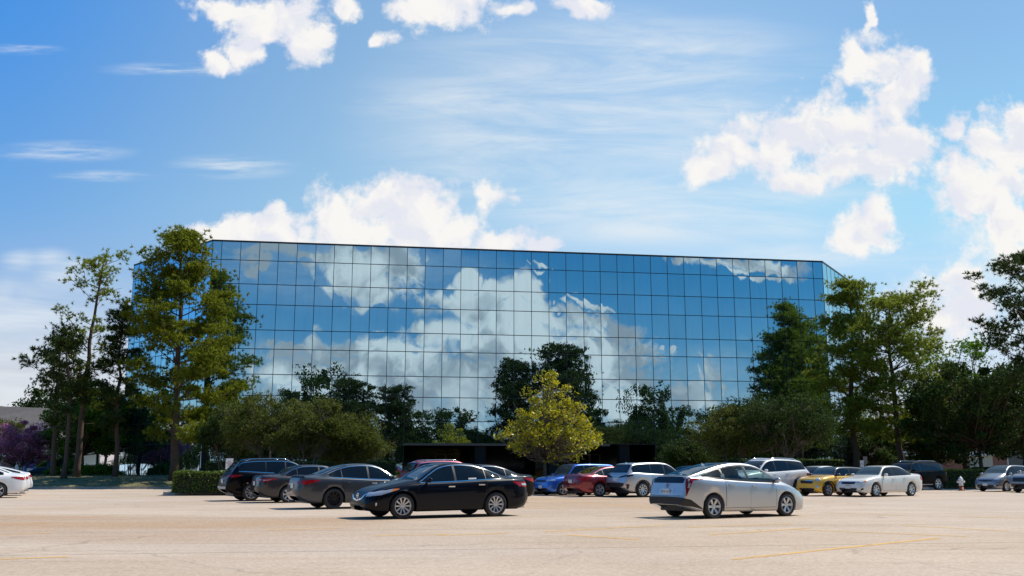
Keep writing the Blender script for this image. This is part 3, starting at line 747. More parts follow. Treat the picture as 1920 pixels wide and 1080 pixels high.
# broadleaf trees at the right edge
BR = 'leafy trees beyond the car park'
def leafy(px, Y, H, w, seed, label, mat, n=110, zc=.62, name='shade_tree', size=.13, z=0.0, group=BR, lv=170, x=None):
    e = [(0, 0, H*zc, w*.5, w*.45, H*.38), (-w*.25, 0, H*(zc-.12), w*.3, w*.3, H*.25), (w*.25, .3, H*(zc-.1), w*.3, w*.3, H*.26)]
    loc = ploc(px, Y, z) if x is None else (x, Y, z)
    return plant(name, label, 'tree', loc, broad_parts(H, 1, e, seed, n, lv, size, .085*H, .02*H, .30, .25), mat, 'bark', group=group)
leafy(1815, 84, 12.6, 9, 91, 'bright green leafy tree behind the broad-crowned pine', 'leaf_green', 120)
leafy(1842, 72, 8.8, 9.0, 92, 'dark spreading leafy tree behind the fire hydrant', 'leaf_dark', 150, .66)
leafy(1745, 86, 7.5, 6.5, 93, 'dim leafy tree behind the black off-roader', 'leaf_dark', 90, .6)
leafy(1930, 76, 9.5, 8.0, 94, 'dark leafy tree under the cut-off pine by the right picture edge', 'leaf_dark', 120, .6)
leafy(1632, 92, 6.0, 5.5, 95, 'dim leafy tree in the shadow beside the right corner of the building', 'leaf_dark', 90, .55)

# left background
BL = 'leafy trees left of the building'
leafy(150, 86, 8.0, 7.0, 101, 'dark leafy tree behind the bare pine trunks', 'leaf_green', 90, .74, group=BL, z=.0)
leafy(178, 88, 8.4, 5.0, 102, 'dark bushy tree touching the lower left edge of the glass wall', 'leaf_dark', 80, .74, group=BL)
leafy(103, 105, 4.4, 4.0, 103, 'low green tree beside the grey-roofed house', 'leaf_green', 70, .55, group=BL)
plant('purple_tree', 'rounded tree in full purple blossom in front of the grey-roofed house', 'tree', ploc(34, 86, 0),
      broad_parts(5.9, 4, [(0,0,3.7,2.5,2.2,1.9),(-1.2,0,3.2,1.7,1.6,1.5),(1.1,0,3.1,1.6,1.6,1.4)], 111, 95, 200, .085, .6, .07, .28, .3), 'leaf_purple', 'bark')
plant('purple_tree', 'pinkish green blossoming tree cut off by the left picture edge', 'tree', ploc(-22, 90, 0),
      broad_parts(6.6, 4, [(0,0,4.2,2.3,2.2,2.0)], 112, 60, 190, .085, .6, .07, .28, .3), 'leaf_olive', 'bark')

# far woods: separate trees, copies of two
far_a = far_b = None
rsF = np.random.RandomState(9)
FAR = [(-20,190,12.5),(12,200,12),(38,185,13.5),(62,178,15.5),(90,190,12.5),(112,180,15),(138,175,16),(165,185,14),(195,175,15),(228,180,14),(1640,150,9),(1700,160,10),(1760,150,9.5),(1800,165,12),(1850,150,11.5),(1890,160,12),(1925,150,11)]
pb = broad_parts(14, 1, [(0,0,8.6,4.6,4.4,4.6),(-1.5,0,6.5,3,3,3),(1.8,0,6.2,3,3,3)], 121, 90, 150, .24, 1.3, .25, .3, .25, False)
for i, (px, Y, h) in enumerate(FAR):
    t = tag(empty('far_tree', ploc(px, Y, 0), rsF.rand()*6), 'x', 'tree', 'far woods behind the houses' if px < 500 else 'far trees behind the right car park')
    if i == 0: mt = pb[0][0].build('trunk', M['bark'], t, True); mc = link('crown', fast_mesh('crown', pb[1], 4), M['leaf_dark'], t)
    else: link('trunk', mt.data, None, t); link('crown', mc.data, None, t)
    s = h/13.2; t.scale = (s*1.05, s*1.05, s)
    t['label'] = 'dark green tree in the distant row above the grey house roof' if px < 125 else ('dark distant tree seen between the left-hand pine trunks' if px < 500 else 'distant dim tree seen through the leafy trees at the right')

# trees across the road behind the photographer, seen mirrored in the glass front
def mirror_place(px, py, Yv):
    V_ = at(px, py, Yv); k = (V_ - A0) @ NF
    V_[2] = max(V_[2], 1); return V_ - 2*k*NF, V_[2]
BACK = [(600,690,165,5.5,'b'),(662,716,160,4.2,'p'),(742,722,160,3.6,'p'),(800,772,165,5.0,'b'),(865,768,168,5.5,'b'),(968,678,165,4.2,'p'),(1055,650,165,5.2,'p'),(1100,735,168,3.5,'b'),
        (1215,727,165,5.0,'b'),(1275,765,170,5.5,'b'),(1340,770,170,5,'b'),(545,735,170,5,'b'),(480,760,170,5,'b'),(1165,790,160,3.0,'b'),(445,798,172,5,'b'),(515,800,174,5,'b'),(585,796,176,5,'b'),(640,800,172,5,'b'),(770,800,175,5,'b'),(905,802,174,5,'b'),(990,800,172,5,'b'),(1050,803,175,5,'b'),(1120,798,172,5,'b'),(1235,802,176,5,'b'),(1320,800,174,5,'b'),(1390,797,172,5,'b'),(1450,790,174,5,'b'),(1520,780,172,5,'b'),(925,790,166,3,'b'),(700,800,170,4,'b'),(1400,750,172,6,'b')]
bb = {}
for i, (px, py, Yv, hw, kd) in enumerate(BACK):
    P_, h = mirror_place(px, py, Yv)
    nm = 'pine_tree' if kd == 'p' else 'shade_tree'
    t = tag(empty(nm, (P_[0], P_[1], 0), i*1.3), 'x', 'pine tree' if kd == 'p' else 'tree', 'trees mirrored in the glass front')
    if kd not in bb:
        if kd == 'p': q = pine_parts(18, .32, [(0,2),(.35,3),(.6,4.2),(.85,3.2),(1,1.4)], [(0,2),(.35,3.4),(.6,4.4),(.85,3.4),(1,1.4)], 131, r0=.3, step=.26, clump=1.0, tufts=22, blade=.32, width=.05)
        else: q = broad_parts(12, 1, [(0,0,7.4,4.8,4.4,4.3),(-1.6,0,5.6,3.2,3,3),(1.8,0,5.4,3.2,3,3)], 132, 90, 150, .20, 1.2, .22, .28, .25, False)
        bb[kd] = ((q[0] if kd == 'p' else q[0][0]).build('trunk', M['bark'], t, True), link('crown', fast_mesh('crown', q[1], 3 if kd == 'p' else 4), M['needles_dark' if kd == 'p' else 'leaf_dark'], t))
    else:
        link('trunk', bb[kd][0].data, None, t); link('crown', bb[kd][1].data, None, t)
    s = h/(18.4 if kd == 'p' else 11.8); w = hw/(4.2 if kd == 'p' else 5.2); t.scale = (w, w, s)
    t['label'] = 'dark pine mirrored in the middle of the glass front' if kd == 'p' else 'dark leafy tree mirrored low in the glass front'

# trees down the side street, mirrored in the chamfered left corner
tLm = (A0-C0)/np.linalg.norm(A0-C0); nLm = np.array([tLm[1], -tLm[0], 0])
for i, (px, py, Yv, kd) in enumerate([(246,838,150,'b'),(268,842,140,'b'),(288,812,150,'p'),(312,815,152,'p'),(335,806,150,'p'),(352,835,140,'b'),(372,822,150,'p'),(300,846,135,'b'),(325,846,135,'b')]):
    V_ = at(px, py, Yv); k = (V_-A0) @ nLm; h = V_[2]; P_ = V_ - 2*k*nLm
    nm = 'pine_tree' if kd == 'p' else 'shade_tree'
    t = tag(empty(nm, (P_[0], P_[1], 0), i*1.7), 'dark pine mirrored in the chamfered left corner of the glass' if kd == 'p' else 'dark leafy tree mirrored in the chamfered left corner of the glass', 'pine tree' if kd == 'p' else 'tree', 'trees mirrored in the chamfered corner')
    link('trunk', bb[kd][0].data, None, t); link('crown', bb[kd][1].data, None, t)
    s_ = h/(18.4 if kd == 'p' else 11.8); t.scale = (s_*1.1, s_*1.1, s_)

# hedges: a clipped body of leaves
def hedge(label, p, q, depth, h, seed, n):
    p = np.array(p, float); q = np.array(q, float); t = (q-p); l = np.linalg.norm(t); t /= l
    root = tag(empty('hedge', (p[0], p[1], .14), math.atan2(t[1], t[0])), label, 'hedge')
    rs = np.random.RandomState(seed)
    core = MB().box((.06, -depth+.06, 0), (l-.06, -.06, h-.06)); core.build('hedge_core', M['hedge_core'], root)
    area = np.array([l*h, l*depth, l*h*.35, depth*h, depth*h]); k = rs.choice(5, n, p=area/area.sum())
    u, v = rs.rand(n), rs.rand(n); P_ = np.zeros((n, 3))
    P_[:, 0] = np.where(k < 3, u*l, np.where(k == 3, 0, l)); P_[:, 1] = np.where(k == 0, 0, np.where(k == 1, -v*depth, np.where(k == 2, -depth, -u*depth)))
    P_[:, 2] = np.where(k == 1, h, v*h)
    P_ += rs.randn(n, 3)*.035; P_[:, 2] = np.maximum(P_[:, 2], .02); P_[:, 2] += .03*np.sin(P_[:, 0]*3)*(P_[:, 2] > h*.8)
    Vv = leaf_quads(P_, .055, rs); link('foliage', fast_mesh('foliage', Vv, 4), M['leaf_hedge'], root)
    return root
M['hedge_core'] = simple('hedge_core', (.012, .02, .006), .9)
# ------------------------------------------------------------------ cars
def mono(xs, ys):
    """monotone cubic through points"""
    xs, ys = np.array(xs, float), np.array(ys, float)
    h = np.diff(xs); d = np.diff(ys)/h; m = np.zeros(len(xs)); m[0], m[-1] = d[0], d[-1]
    for i in range(1, len(xs)-1):
        m[i] = 0 if d[i-1]*d[i] <= 0 else 3*(h[i-1]+h[i])/((2*h[i]+h[i-1])/d[i-1] + (h[i]+2*h[i-1])/d[i])
    def f(x):
        x = np.clip(np.asarray(x, float), xs[0], xs[-1]); i = np.clip(np.searchsorted(xs, x)-1, 0, len(xs)-2); t = (x-xs[i])/h[i]
        return (2*t**3-3*t**2+1)*ys[i] + (t**3-2*t**2+t)*h[i]*m[i] + (-2*t**3+3*t**2)*ys[i+1] + (t**3-t**2)*h[i]*m[i+1]
    return f
def pts(s): return [tuple(float(v) for v in p.split(',')) for p in s.split()]
# profiles: distance from the nose as a share of the length, then metres
SPEC = {
 'sedan': dict(L=4.87, W=1.83, xf=.195, xr=.765, R=.335,
   top='0,.50 .012,.66 .05,.76 .14,.88 .25,.985 .285,1.01 .36,1.22 .43,1.40 .49,1.46 .55,1.475 .63,1.455 .72,1.36 .80,1.21 .855,1.115 .90,1.09 .965,1.065 .985,1.0 1,.80',
   bot='0,.34 .02,.22 .08,.18 .5,.19 .9,.21 .97,.30 1,.42',
   belt='0,.44 .03,.62 .10,.76 .25,.90 .5,.945 .75,1.00 .9,1.02 .97,.98 1,.70',
   wid='0,.60 .02,.72 .06,.82 .15,.895 .3,.915 .7,.915 .88,.885 .96,.80 1,.66',
   rw='0,.50 .1,.70 .25,.74 .31,.72 .45,.585 .6,.58 .75,.60 .85,.68 .97,.66 1,.55',
   xw=(.30, .80), xB=.515, xC=.705, xD=.745, ws=(.29, .435), rwn=(.66, .84)),
 'oldsedan': dict(L=4.78, W=1.78, xf=.20, xr=.765, R=.325,
   top='0,.52 .012,.70 .05,.80 .14,.90 .25,.985 .285,1.01 .35,1.23 .41,1.40 .47,1.45 .55,1.465 .63,1.45 .71,1.36 .79,1.18 .83,1.10 .88,1.075 .965,1.06 .985,1.0 1,.78',
   bot='0,.34 .02,.24 .08,.19 .5,.20 .9,.22 .97,.32 1,.42',
   belt='0,.46 .03,.66 .10,.80 .25,.91 .5,.95 .75,.99 .9,1.01 .97,.98 1,.70',
   wid='0,.66 .015,.76 .06,.83 .15,.875 .3,.89 .7,.89 .88,.865 .96,.80 1,.68',
   rw='0,.55 .1,.70 .25,.73 .31,.70 .43,.59 .6,.58 .73,.60 .83,.68 .97,.66 1,.55',
   xw=(.295, .79), xB=.505, xC=.69, xD=.74, ws=(.29, .415), rwn=(.65, .82)),
 'lift': dict(L=4.56, W=1.76, xf=.20, xr=.792, R=.315,
   top='0,.46 .012,.62 .05,.74 .12,.86 .20,.97 .235,1.01 .32,1.24 .40,1.405 .46,1.455 .53,1.47 .60,1.46 .70,1.395 .80,1.285 .90,1.165 .952,1.115 .962,1.085 .975,.98 .985,.82 1,.62',
   bot='0,.34 .02,.20 .08,.16 .5,.17 .88,.20 .96,.30 1,.36',
   belt='0,.42 .03,.58 .10,.74 .22,.89 .5,.955 .75,1.02 .9,1.06 .955,1.05 .985,.80 1,.56',
   wid='0,.56 .02,.70 .06,.79 .15,.86 .3,.88 .7,.88 .85,.855 .95,.78 1,.70',
   rw='0,.46 .1,.66 .22,.72 .28,.68 .43,.575 .6,.565 .75,.565 .9,.60 .95,.64 1,.55',
   xw=(.25, .86), xB=.505, xC=.695, xD=.72, ws=(.24, .41), rwn=(.62, .945)),
 'suv': dict(L=4.70, W=1.88, xf=.19, xr=.785, R=.365,
   top='0,.62 .012,.84 .05,.96 .14,1.07 .235,1.13 .265,1.16 .33,1.40 .39,1.58 .45,1.66 .55,1.69 .7,1.68 .82,1.645 .875,1.60 .91,1.42 .945,1.22 .96,1.10 .98,1.0 1,.74',
   bot='0,.42 .02,.30 .08,.24 .5,.25 .9,.27 .97,.38 1,.48',
   belt='0,.55 .03,.80 .10,.94 .25,1.04 .5,1.09 .75,1.15 .88,1.18 .95,1.10 .98,.96 1,.66',
   wid='0,.66 .015,.76 .06,.86 .14,.925 .3,.94 .7,.94 .88,.915 .96,.85 1,.76',
   rw='0,.56 .1,.74 .23,.78 .28,.76 .41,.66 .6,.655 .8,.65 .88,.66 .95,.72 1,.62',
   xw=(.28, .90), xB=.485, xC=.66, xD=.69, ws=(.27, .40), rwn=(.878, .948)),
 'boxsuv': dict(L=4.82, W=1.92, xf=.19, xr=.77, R=.39,
   top='0,.70 .012,.96 .05,1.06 .14,1.15 .22,1.19 .245,1.22 .30,1.46 .355,1.66 .42,1.73 .55,1.755 .75,1.75 .87,1.72 .91,1.68 .935,1.50 .955,1.30 .965,1.15 .985,1.05 1,.80',
   bot='0,.46 .02,.36 .08,.30 .5,.31 .9,.34 .97,.42 1,.52',
   belt='0,.62 .03,.92 .10,1.04 .25,1.12 .5,1.16 .75,1.18 .9,1.19 .955,1.15 .985,1.0 1,.72',
   wid='0,.70 .015,.80 .05,.88 .13,.945 .3,.96 .7,.96 .9,.945 .97,.90 1,.82',
   rw='0,.6 .1,.78 .22,.82 .26,.80 .38,.72 .6,.715 .85,.71 .92,.70 .96,.76 1,.66',
   xw=(.255, .92), xB=.46, xC=.645, xD=.675, ws=(.25, .365), rwn=(.905, .957)),
 'boxwagon': dict(L=4.25, W=1.76, xf=.19, xr=.80, R=.325,
   top='0,.60 .012,.82 .05,.90 .15,.97 .235,1.02 .26,1.05 .33,1.36 .38,1.55 .43,1.60 .6,1.62 .85,1.60 .92,1.57 .955,1.40 .975,1.15 .985,1.0 1,.74',
   bot='0,.36 .02,.24 .08,.19 .5,.20 .9,.22 .97,.32 1,.42',
   belt='0,.52 .03,.76 .10,.88 .25,.96 .5,.99 .75,1.01 .9,1.02 .97,.98 1,.68',
   wid='0,.68 .015,.77 .05,.83 .14,.87 .3,.88 .7,.88 .9,.87 .97,.84 1,.76',
   rw='0,.58 .1,.72 .23,.75 .28,.73 .39,.65 .6,.65 .9,.645 .97,.72 1,.62',
   xw=(.27, .92), xB=.50, xC=.70, xD=.735, ws=(.265, .39), rwn=(.925, .972)),
 'mini': dict(L=3.72, W=1.69, xf=.17, xr=.835, R=.31,
   top='0,.54 .012,.76 .05,.86 .14,.93 .255,.985 .285,1.01 .345,1.22 .39,1.345 .45,1.395 .6,1.41 .85,1.375 .91,1.33 .945,1.14 .965,.98 .985,.88 1,.68',
   bot='0,.32 .02,.22 .08,.18 .5,.19 .9,.20 .97,.28 1,.38',
   belt='0,.46 .03,.70 .10,.84 .25,.92 .5,.95 .75,.97 .9,.97 .96,.90 1,.62',
   wid='0,.62 .015,.71 .05,.77 .14,.83 .3,.845 .7,.845 .88,.83 .96,.77 1,.68',
   rw='0,.52 .1,.66 .25,.71 .3,.70 .41,.62 .6,.615 .85,.60 .93,.64 1,.56',
   xw=(.295, .90), xB=.60, xC=.80, xD=.83, ws=(.29, .40), rwn=(.91, .962)),
 'hatch': dict(L=4.10, W=1.70, xf=.195, xr=.80, R=.30,
   top='0,.50 .012,.68 .05,.80 .13,.93 .185,1.01 .21,1.04 .30,1.30 .38,1.46 .45,1.515 .55,1.525 .75,1.49 .87,1.42 .91,1.34 .95,1.15 .97,.98 .985,.88 1,.68',
   bot='0,.32 .02,.20 .08,.16 .5,.17 .9,.19 .97,.28 1,.38',
   belt='0,.44 .03,.62 .10,.80 .2,.90 .5,.98 .75,1.02 .9,1.02 .96,.94 1,.62',
   wid='0,.58 .02,.70 .06,.77 .15,.83 .3,.85 .7,.85 .88,.83 .96,.77 1,.68',
   rw='0,.48 .1,.64 .19,.70 .25,.68 .40,.58 .6,.575 .85,.57 .93,.62 1,.55',
   xw=(.22, .90), xB=.51, xC=.70, xD=.73, ws=(.22, .395), rwn=(.88, .962)),
}
WHEELS = {}
def wheel_meshes(Rw, style):
    k = (round(Rw, 3), style)
    if k in WHEELS: return WHEELS[k]
    w = .205; ri = Rw*.70; RX = Matrix.Rotation(R(-90), 4, 'X')       # outer face towards +y
    t = MB(); t.lathe([(ri*.97, -w/2), (Rw*.93, -w/2), (Rw*.985, -w*.38), (Rw, -w*.2), (Rw, w*.2), (Rw*.985, w*.38), (Rw*.93, w/2), (ri*1.02, w/2), (ri*.97, w*.42)], 36, RX, True)
    r = MB(); r.lathe([(ri*.99, -w*.3), (ri*.99, w*.46), (ri*.93, w*.47), (ri*.88, w*.36), (ri*.88, -w*.3)], 36, RX)
    n, wd, pair = {'ten': (10, .030, 0), 'five': (5, .055, 0), 'split': (5, .030, .19), 'seven': (7, .042, 0), 'six': (6, .05, 0), 'turbine': (9, .036, 0), 'black': (9, .026, 0)}[style]
    for i in range(n):
        for s in ((-1, 1) if pair else (0,)):
            a = 2*math.pi*i/n + s*pair; ca, sa = math.cos(a), math.sin(a)
            def q(rr, off, y): return (ca*rr - sa*off, y, sa*rr + ca*off)
            h0, h1 = .045, ri*.94; y0, y1 = w*.30, w*.42
            V = [q(h0, -wd*.5, y0), q(h1, -wd*.75, y1), q(h1, wd*.75, y1), q(h0, wd*.5, y0), q(h0, -wd*.5, y0-.03), q(h1, -wd*.75, y1-.03), q(h1, wd*.75, y1-.03), q(h0, wd*.5, y0-.03)]
            r.add(V, [(3,2,1,0), (4,5,6,7), (0,1,5,4), (1,2,6,5), (2,3,7,6), (3,0,4,7)])
    r.lathe([(.0001, w*.36), (.05, w*.35), (.06, w*.27)], 14, RX)
    b = MB(); b.lathe([(.0001, w*.02), (ri*.9, w*.02), (ri*.9, w*.0)], 24, RX); b.lathe([(.0001, w*.12), (ri*.62, w*.12), (ri*.62, w*.03)], 24, RX)
    WHEELS[k] = (mesh('tyre', t.v, t.f, True), mesh('rim', r.v, r.f, False), mesh('brake_disc', b.v, b.f, False))
    return WHEELS[k]
def clear_glass():
    m = bpy.data.materials.new('glass_clear'); nt, N, L = nodes(m); o = N.new('ShaderNodeOutputMaterial')
    t = N.new('ShaderNodeBsdfTransparent'); t.inputs['Color'].default_value = (.62, .74, .72, 1)
    g = N.new('ShaderNodeBsdfGlossy'); g.inputs['Roughness'].default_value = .0
    ge = N.new('ShaderNodeNewGeometry'); dt = N.new('ShaderNodeVectorMath'); dt.operation = 'DOT_PRODUCT'; L.new(ge.outputs['Incoming'], dt.inputs[0]); L.new(ge.outputs['Normal'], dt.inputs[1])
    def mth(op, a, b=None):
        n = N.new('ShaderNodeMath'); n.operation = op
        for i, q in enumerate((a, b)):
            if q is None: continue
            if isinstance(q, float): n.inputs[i].default_value = q
            else: L.new(q, n.inputs[i])
        return n
    f = mth('MULTIPLY_ADD', mth('POWER', mth('SUBTRACT', 1.0, mth('ABSOLUTE', dt.outputs['Value']).outputs[0]).outputs[0], 5.0).outputs[0], .9); f.inputs[2].default_value = .05
    s = N.new('ShaderNodeMixShader'); L.new(f.outputs[0], s.inputs[0]); L.new(t.outputs[0], s.inputs[1]); L.new(g.outputs[0], s.inputs[2]); L.new(s.outputs[0], o.inputs[0])
    return m
M['glass_clear'] = clear_glass()
M['brake'] = simple('brake', (.03, .03, .032), .5, metal=.6)

class Car:
    def __init__(s, name, label, cat, kind, paint, loc, head, group=None, scale=1.0, zs=1.0, rim='five', rim_mat='alloy', glass='glass_dark', front_glass=None, roof_mat=None, see=False, handle=None):
        s.p = p = SPEC[kind]; s.L, s.W, s.R = p['L'], p['W'], p['R']; s.paint = paint
        s.kind = kind; s.see = see; s.handle_mat = M[handle] if handle else paint
        f = {k: mono(*zip(*pts(p[k]))) for k in ('top', 'bot', 'belt', 'wid', 'rw')}
        s.f = f; s.xm = (p['xf']+p['xr'])/2*s.L
        s.root = tag(empty(name, loc, head), label, cat, group); s.root.scale = (scale, scale, scale*zs)
        s.glass, s.fglass = glass, front_glass or glass
        s.build_shell(roof_mat)
        if not see: s.build_glass()
        s.build_doors()
        if see: s.build_cabin()
        s.build_wheels(rim, rim_mat); s.build_mirrors(roof_mat)
    def zb(s, x):
        z = float(s.f['bot'](x/s.L)); Ra = s.R + .05
        for w in (s.p['xf'], s.p['xr']):
            d = abs(x - w*s.L)
            if d < Ra: z = max(z, s.R + math.sqrt(Ra*Ra - d*d))
        return z
    def half(s, x):
        f = s.f; t = x/s.L; zb = s.zb(x); zt = float(f['top'](t)); zl = min(float(f['belt'](t)), zt-.035); w = float(f['wid'](t)); rw = min(float(f['rw'](t)), w-.06)
        z0 = max(float(f['bot'](t)), .0); h = zl-z0
        def zz(q): return max(zb + (q*.02), z0 + h*q)
        dr = min(.055, (zt-zl)*.55)
        P = [(w-.30, zb), (w-.05, zb), (w-.022, zz(.16)), (w-.006, zz(.36)), (w, zz(.58)), (w-.006, max(zz(.72), zl-.17)), (w-.018, max(zb+.03, zl-.075)), (w-.045, max(zb+.04, zl-.02)), (w-.075, max(zl, zb+.05))]
        a, b = P[-1], (rw, zt-dr)
        for q in ((.2, .4, .6, .8) if not s.see else np.arange(1, 12)/12): P.append((a[0]+(b[0]-a[0])*q + .018*math.sin(math.pi*q), a[1]+(b[1]-a[1])*q))
        P += [b, (rw-.035, zt-dr*.45), (rw-.10, zt-dr*.2), (rw*.55, zt-dr*.04), (0, zt)]
        return P
    def V3(s, x, y, z): return (s.xm - x, y, z)
    def build_shell(s, roof_mat):
        L = s.L; xs = set(np.round(np.concatenate([np.linspace(0, .06*L, 8), np.linspace(.06*L, .94*L, 64 if not s.see else 150), np.linspace(.94*L, L, 12)]), 4))
        Ra = s.R + .05
        for w in (s.p['xf']*L, s.p['xr']*L):
            for q in np.linspace(-1, 1, 23): xs.add(round(w + Ra*math.sin(q*math.pi/2)*.9995, 4))
            xs.add(round(w-Ra-.004, 4)); xs.add(round(w+Ra+.004, 4))
        xs = sorted(xs); s.xs = xs
        V = []; n = None
        for x in xs:
            h = s.half(x); ring = [(y, z) for y, z in h] + [(-y, z) for y, z in h[-2::-1]]; n = len(ring)
            V += [s.V3(x, y, z) for y, z in ring]
        F = []
        for i in range(len(xs)-1):
            for j in range(n-1): F.append((i*n+j, i*n+j+1, (i+1)*n+j+1, (i+1)*n+j))
        F.append(tuple(range(n))[::-1]); F.append(tuple(range((len(xs)-1)*n, len(xs)*n)))
        s.bvh = BVHTree.FromPolygons([Vector(v) for v in V], F)
        Fb = F
        if s.see: Fb = s.cut_glass(V, F, n)
        me = mesh('body', V, Fb, True); me.materials.append(s.paint)
        if roof_mat:
            me.materials.append(roof_mat)
            nh = (n-1)//2
            for pg in me.polygons:
                c = pg.center; t = (s.xm - c.x)/L
                if s.p['ws'][0]+.0 < t < .97 and c.z > float(s.f['belt'](t)) + .06: pg.material_index = 1
        s.body = link('body', me, None, s.root)
        s.cen = Vector((0, 0, .7))
        u = MB(); u.box(s.V3(L*.93, -s.W/2+.27, .19), s.V3(L*.06, s.W/2-.27, .62)); u.build('underbody', M['black_plastic'], s.root)
    def cut_glass(s, V, F, n):
        """glazed openings: take the faces inside each window out of the shell and make panes of them"""
        p, L = s.p, s.L; keep = []; G_ = {}
        for f_ in F:
            if len(f_) > 4: keep.append(f_); continue
            c = np.mean([V[i] for i in f_], 0); x = s.xm - c[0]; t = x/L; key = None; j = min(i % n for i in f_); j = min(j, n-2-j)
            if 8 <= j < 20:
                if p['xw'][0]*L+.02 < x < p['xw'][1]*L-.02 and s.gl(x) < c[2] < s.gu(x, .04):
                    if abs(x-p['xB']*L) > .035 and abs(x-p['xC']*L) > .02:
                        seg = 0 if x < p['xB']*L else 1 if x < p['xC']*L else 2
                        key = ('window' if seg < 2 else 'quarter_window', c[1] > 0, seg)
            elif j >= 20:
                for nm, (a, b) in (('windshield', p['ws']), ('rear_window', p['rwn'])):
                    if a+.006 < t < b-.006 and abs(c[1]) < float(s.f['rw'](t))-.05: key = (nm, True, 0)
            if key is None: keep.append(f_)
            else: G_.setdefault(key, []).append(f_)
        s.panes = {}
        for key, fs in G_.items():
            ids = sorted({i for f_ in fs for i in f_}); mp = {a: b for b, a in enumerate(ids)}
            s.panes[key] = link(key[0], mesh(key[0], [V[i] for i in ids], [[mp[i] for i in f_] for f_ in fs], True), M['glass_clear'], s.root)
        return keep
    def build_cabin(s):
        L, p = s.L, s.p
        def rbox(name, a, b, mat, parent=None, tilt=0.0):
            me = MB().box(a, b); o = me.build(name, M[mat], parent or s.root)
            bv = o.modifiers.new('bevel', 'BEVEL'); bv.width = .05; bv.segments = 3
            return o
        for x, ys, hb in ((.50*L, (.36, -.36), .60), (.70*L, (.36, -.36), .48)):
            for y in ys:
                X = s.xm - x
                st = rbox('seat', (X-.05, y-.25, .60), (X+.45, y+.25, .78), 'seat_cloth')
                o = rbox('backrest', (-.07, -.24, 0), (.07, .24, hb), 'seat_cloth', st); o.location = (X-.10, y, .70); o.rotation_euler = (0, -.28, 0)
                if hb > .5: o = rbox('headrest', (-.05, -.13, 0), (.05, .13, .17), 'seat_cloth', st); o.location = (X-.29, y, 1.25); o.rotation_euler = (0, -.2, 0)
        X = s.xm - .27*L; rbox('dashboard', (X-.35, -.66, .72), (X+.15, .66, 1.0), 'black_plastic')
        MB().lathe([(.17, -.015), (.19, 0), (.17, .015)], 20, Matrix.Translation((X-.48, .36, 1.0)) @ Matrix.Rotation(R(-65), 4, 'Y'), True).build('steering_wheel', M['black_plastic'], s.root, True)
        x0, x1 = p['xw'][0]*L, p['xw'][1]*L
        for sd in (1, -1):
            lo = [(x, sd*s.yside(x, s.gl(x)), s.gl(x)) for x in np.linspace(x0, x1, 20)]
            up = [(x, sd*s.yside(x, max(s.gu(x, .03), s.gl(x)+.004)), max(s.gu(x, .03), s.gl(x)+.004)) for x in np.linspace(x0, x1, 40)]
            s.strip('window_seal', lo, .045, M['black_plastic'], .005, n=40); s.strip('window_seal', up, .045, M['black_plastic'], .005, n=60)
            for xb, w in ((p['xB']*L, .085), (p['xC']*L, .05)):
                s.strip('pillar_trim', [(xb, sd*s.yside(xb, s.gl(xb)), s.gl(xb)-.01), (xb+.03, sd*s.yside(xb, s.gu(xb)), s.gu(xb)+.01)], w, M['black_plastic'], .006, n=10)
        for a, b in (p['ws'], p['rwn']):
            for sd in (1, -1):
                s.strip('window_seal', [(t*L, sd*(float(s.f['rw'](t))-.05), float(s.f['top'](t))) for t in np.linspace(a, b, 14)], .05, M['black_plastic'], .005, n=30)
            for t in (a, b):
                r = float(s.f['rw'](t))-.05; s.strip('window_seal', [(t*L, y, float(s.f['top'](t))) for y in np.linspace(-r, r, 9)], .05, M['black_plastic'], .005, n=20)
    def snap_radial(s, p, off, xc):
        c = Vector((s.xm-xc, 0, p[2])); d = Vector(p)-c; d.normalize()
        h = s.bvh.ray_cast(c + d*4, -d)
        return h[0] + d*off if h[0] else s.snap(p, off)
    def snap(s, p, off):
        loc, nrm, i, d = s.bvh.find_nearest(Vector(p))
        c = Vector((loc.x*.85, 0, .62))
        if nrm.dot(loc-c) < 0: nrm = -nrm
        return loc + nrm*off
    def patch(s, name, A, B, mat, off=.004, nu=14, nv=4, parent=None, smooth=True, radial=None):
        """skin between two polylines (x from the nose, y, z), laid on the body"""
        def rs_(P, n):
            P = np.array(P, float); d = np.concatenate([[0], np.cumsum(np.linalg.norm(np.diff(P, axis=0), axis=1))]); q = np.linspace(0, d[-1], n)
            return np.stack([np.interp(q, d, P[:, i]) for i in range(3)], 1)
        a, b = rs_(A, nu+1), rs_(B, nu+1); V = []
        for j in range(nv+1):
            for i in range(nu+1):
                p = a[i]*(1-j/nv) + b[i]*j/nv; V.append(s.snap(s.V3(*p), off) if radial is None else s.snap_radial(s.V3(*p), off, radial))
        F = [(j*(nu+1)+i, j*(nu+1)+i+1, (j+1)*(nu+1)+i+1, (j+1)*(nu+1)+i) for j in range(nv) for i in range(nu)]
        return link(name, mesh(name, V, F, smooth), mat, parent or s.root)
    def strip(s, name, path, w, mat, off=.006, parent=None, n=24):
        P = np.array(path, float); d = np.concatenate([[0], np.cumsum(np.linalg.norm(np.diff(P, axis=0), axis=1))]); q = np.linspace(0, d[-1], n)
        P = np.stack([np.interp(q, d, P[:, i]) for i in range(3)], 1); C = [s.snap(s.V3(*p), off) for p in P]; V = []
        for i, c in enumerate(C):
            t = (C[min(i+1, n-1)] - C[max(i-1, 0)]).normalized(); loc, nr, _, _ = s.bvh.find_nearest(c); b = nr.cross(t).normalized()
            V += [s.snap(c+b*w/2, off), s.snap(c-b*w/2, off)]
        F = [(2*i, 2*i+1, 2*i+3, 2*i+2) for i in range(n-1)]
        return link(name, mesh(name, V, F, True), mat, parent or s.root)
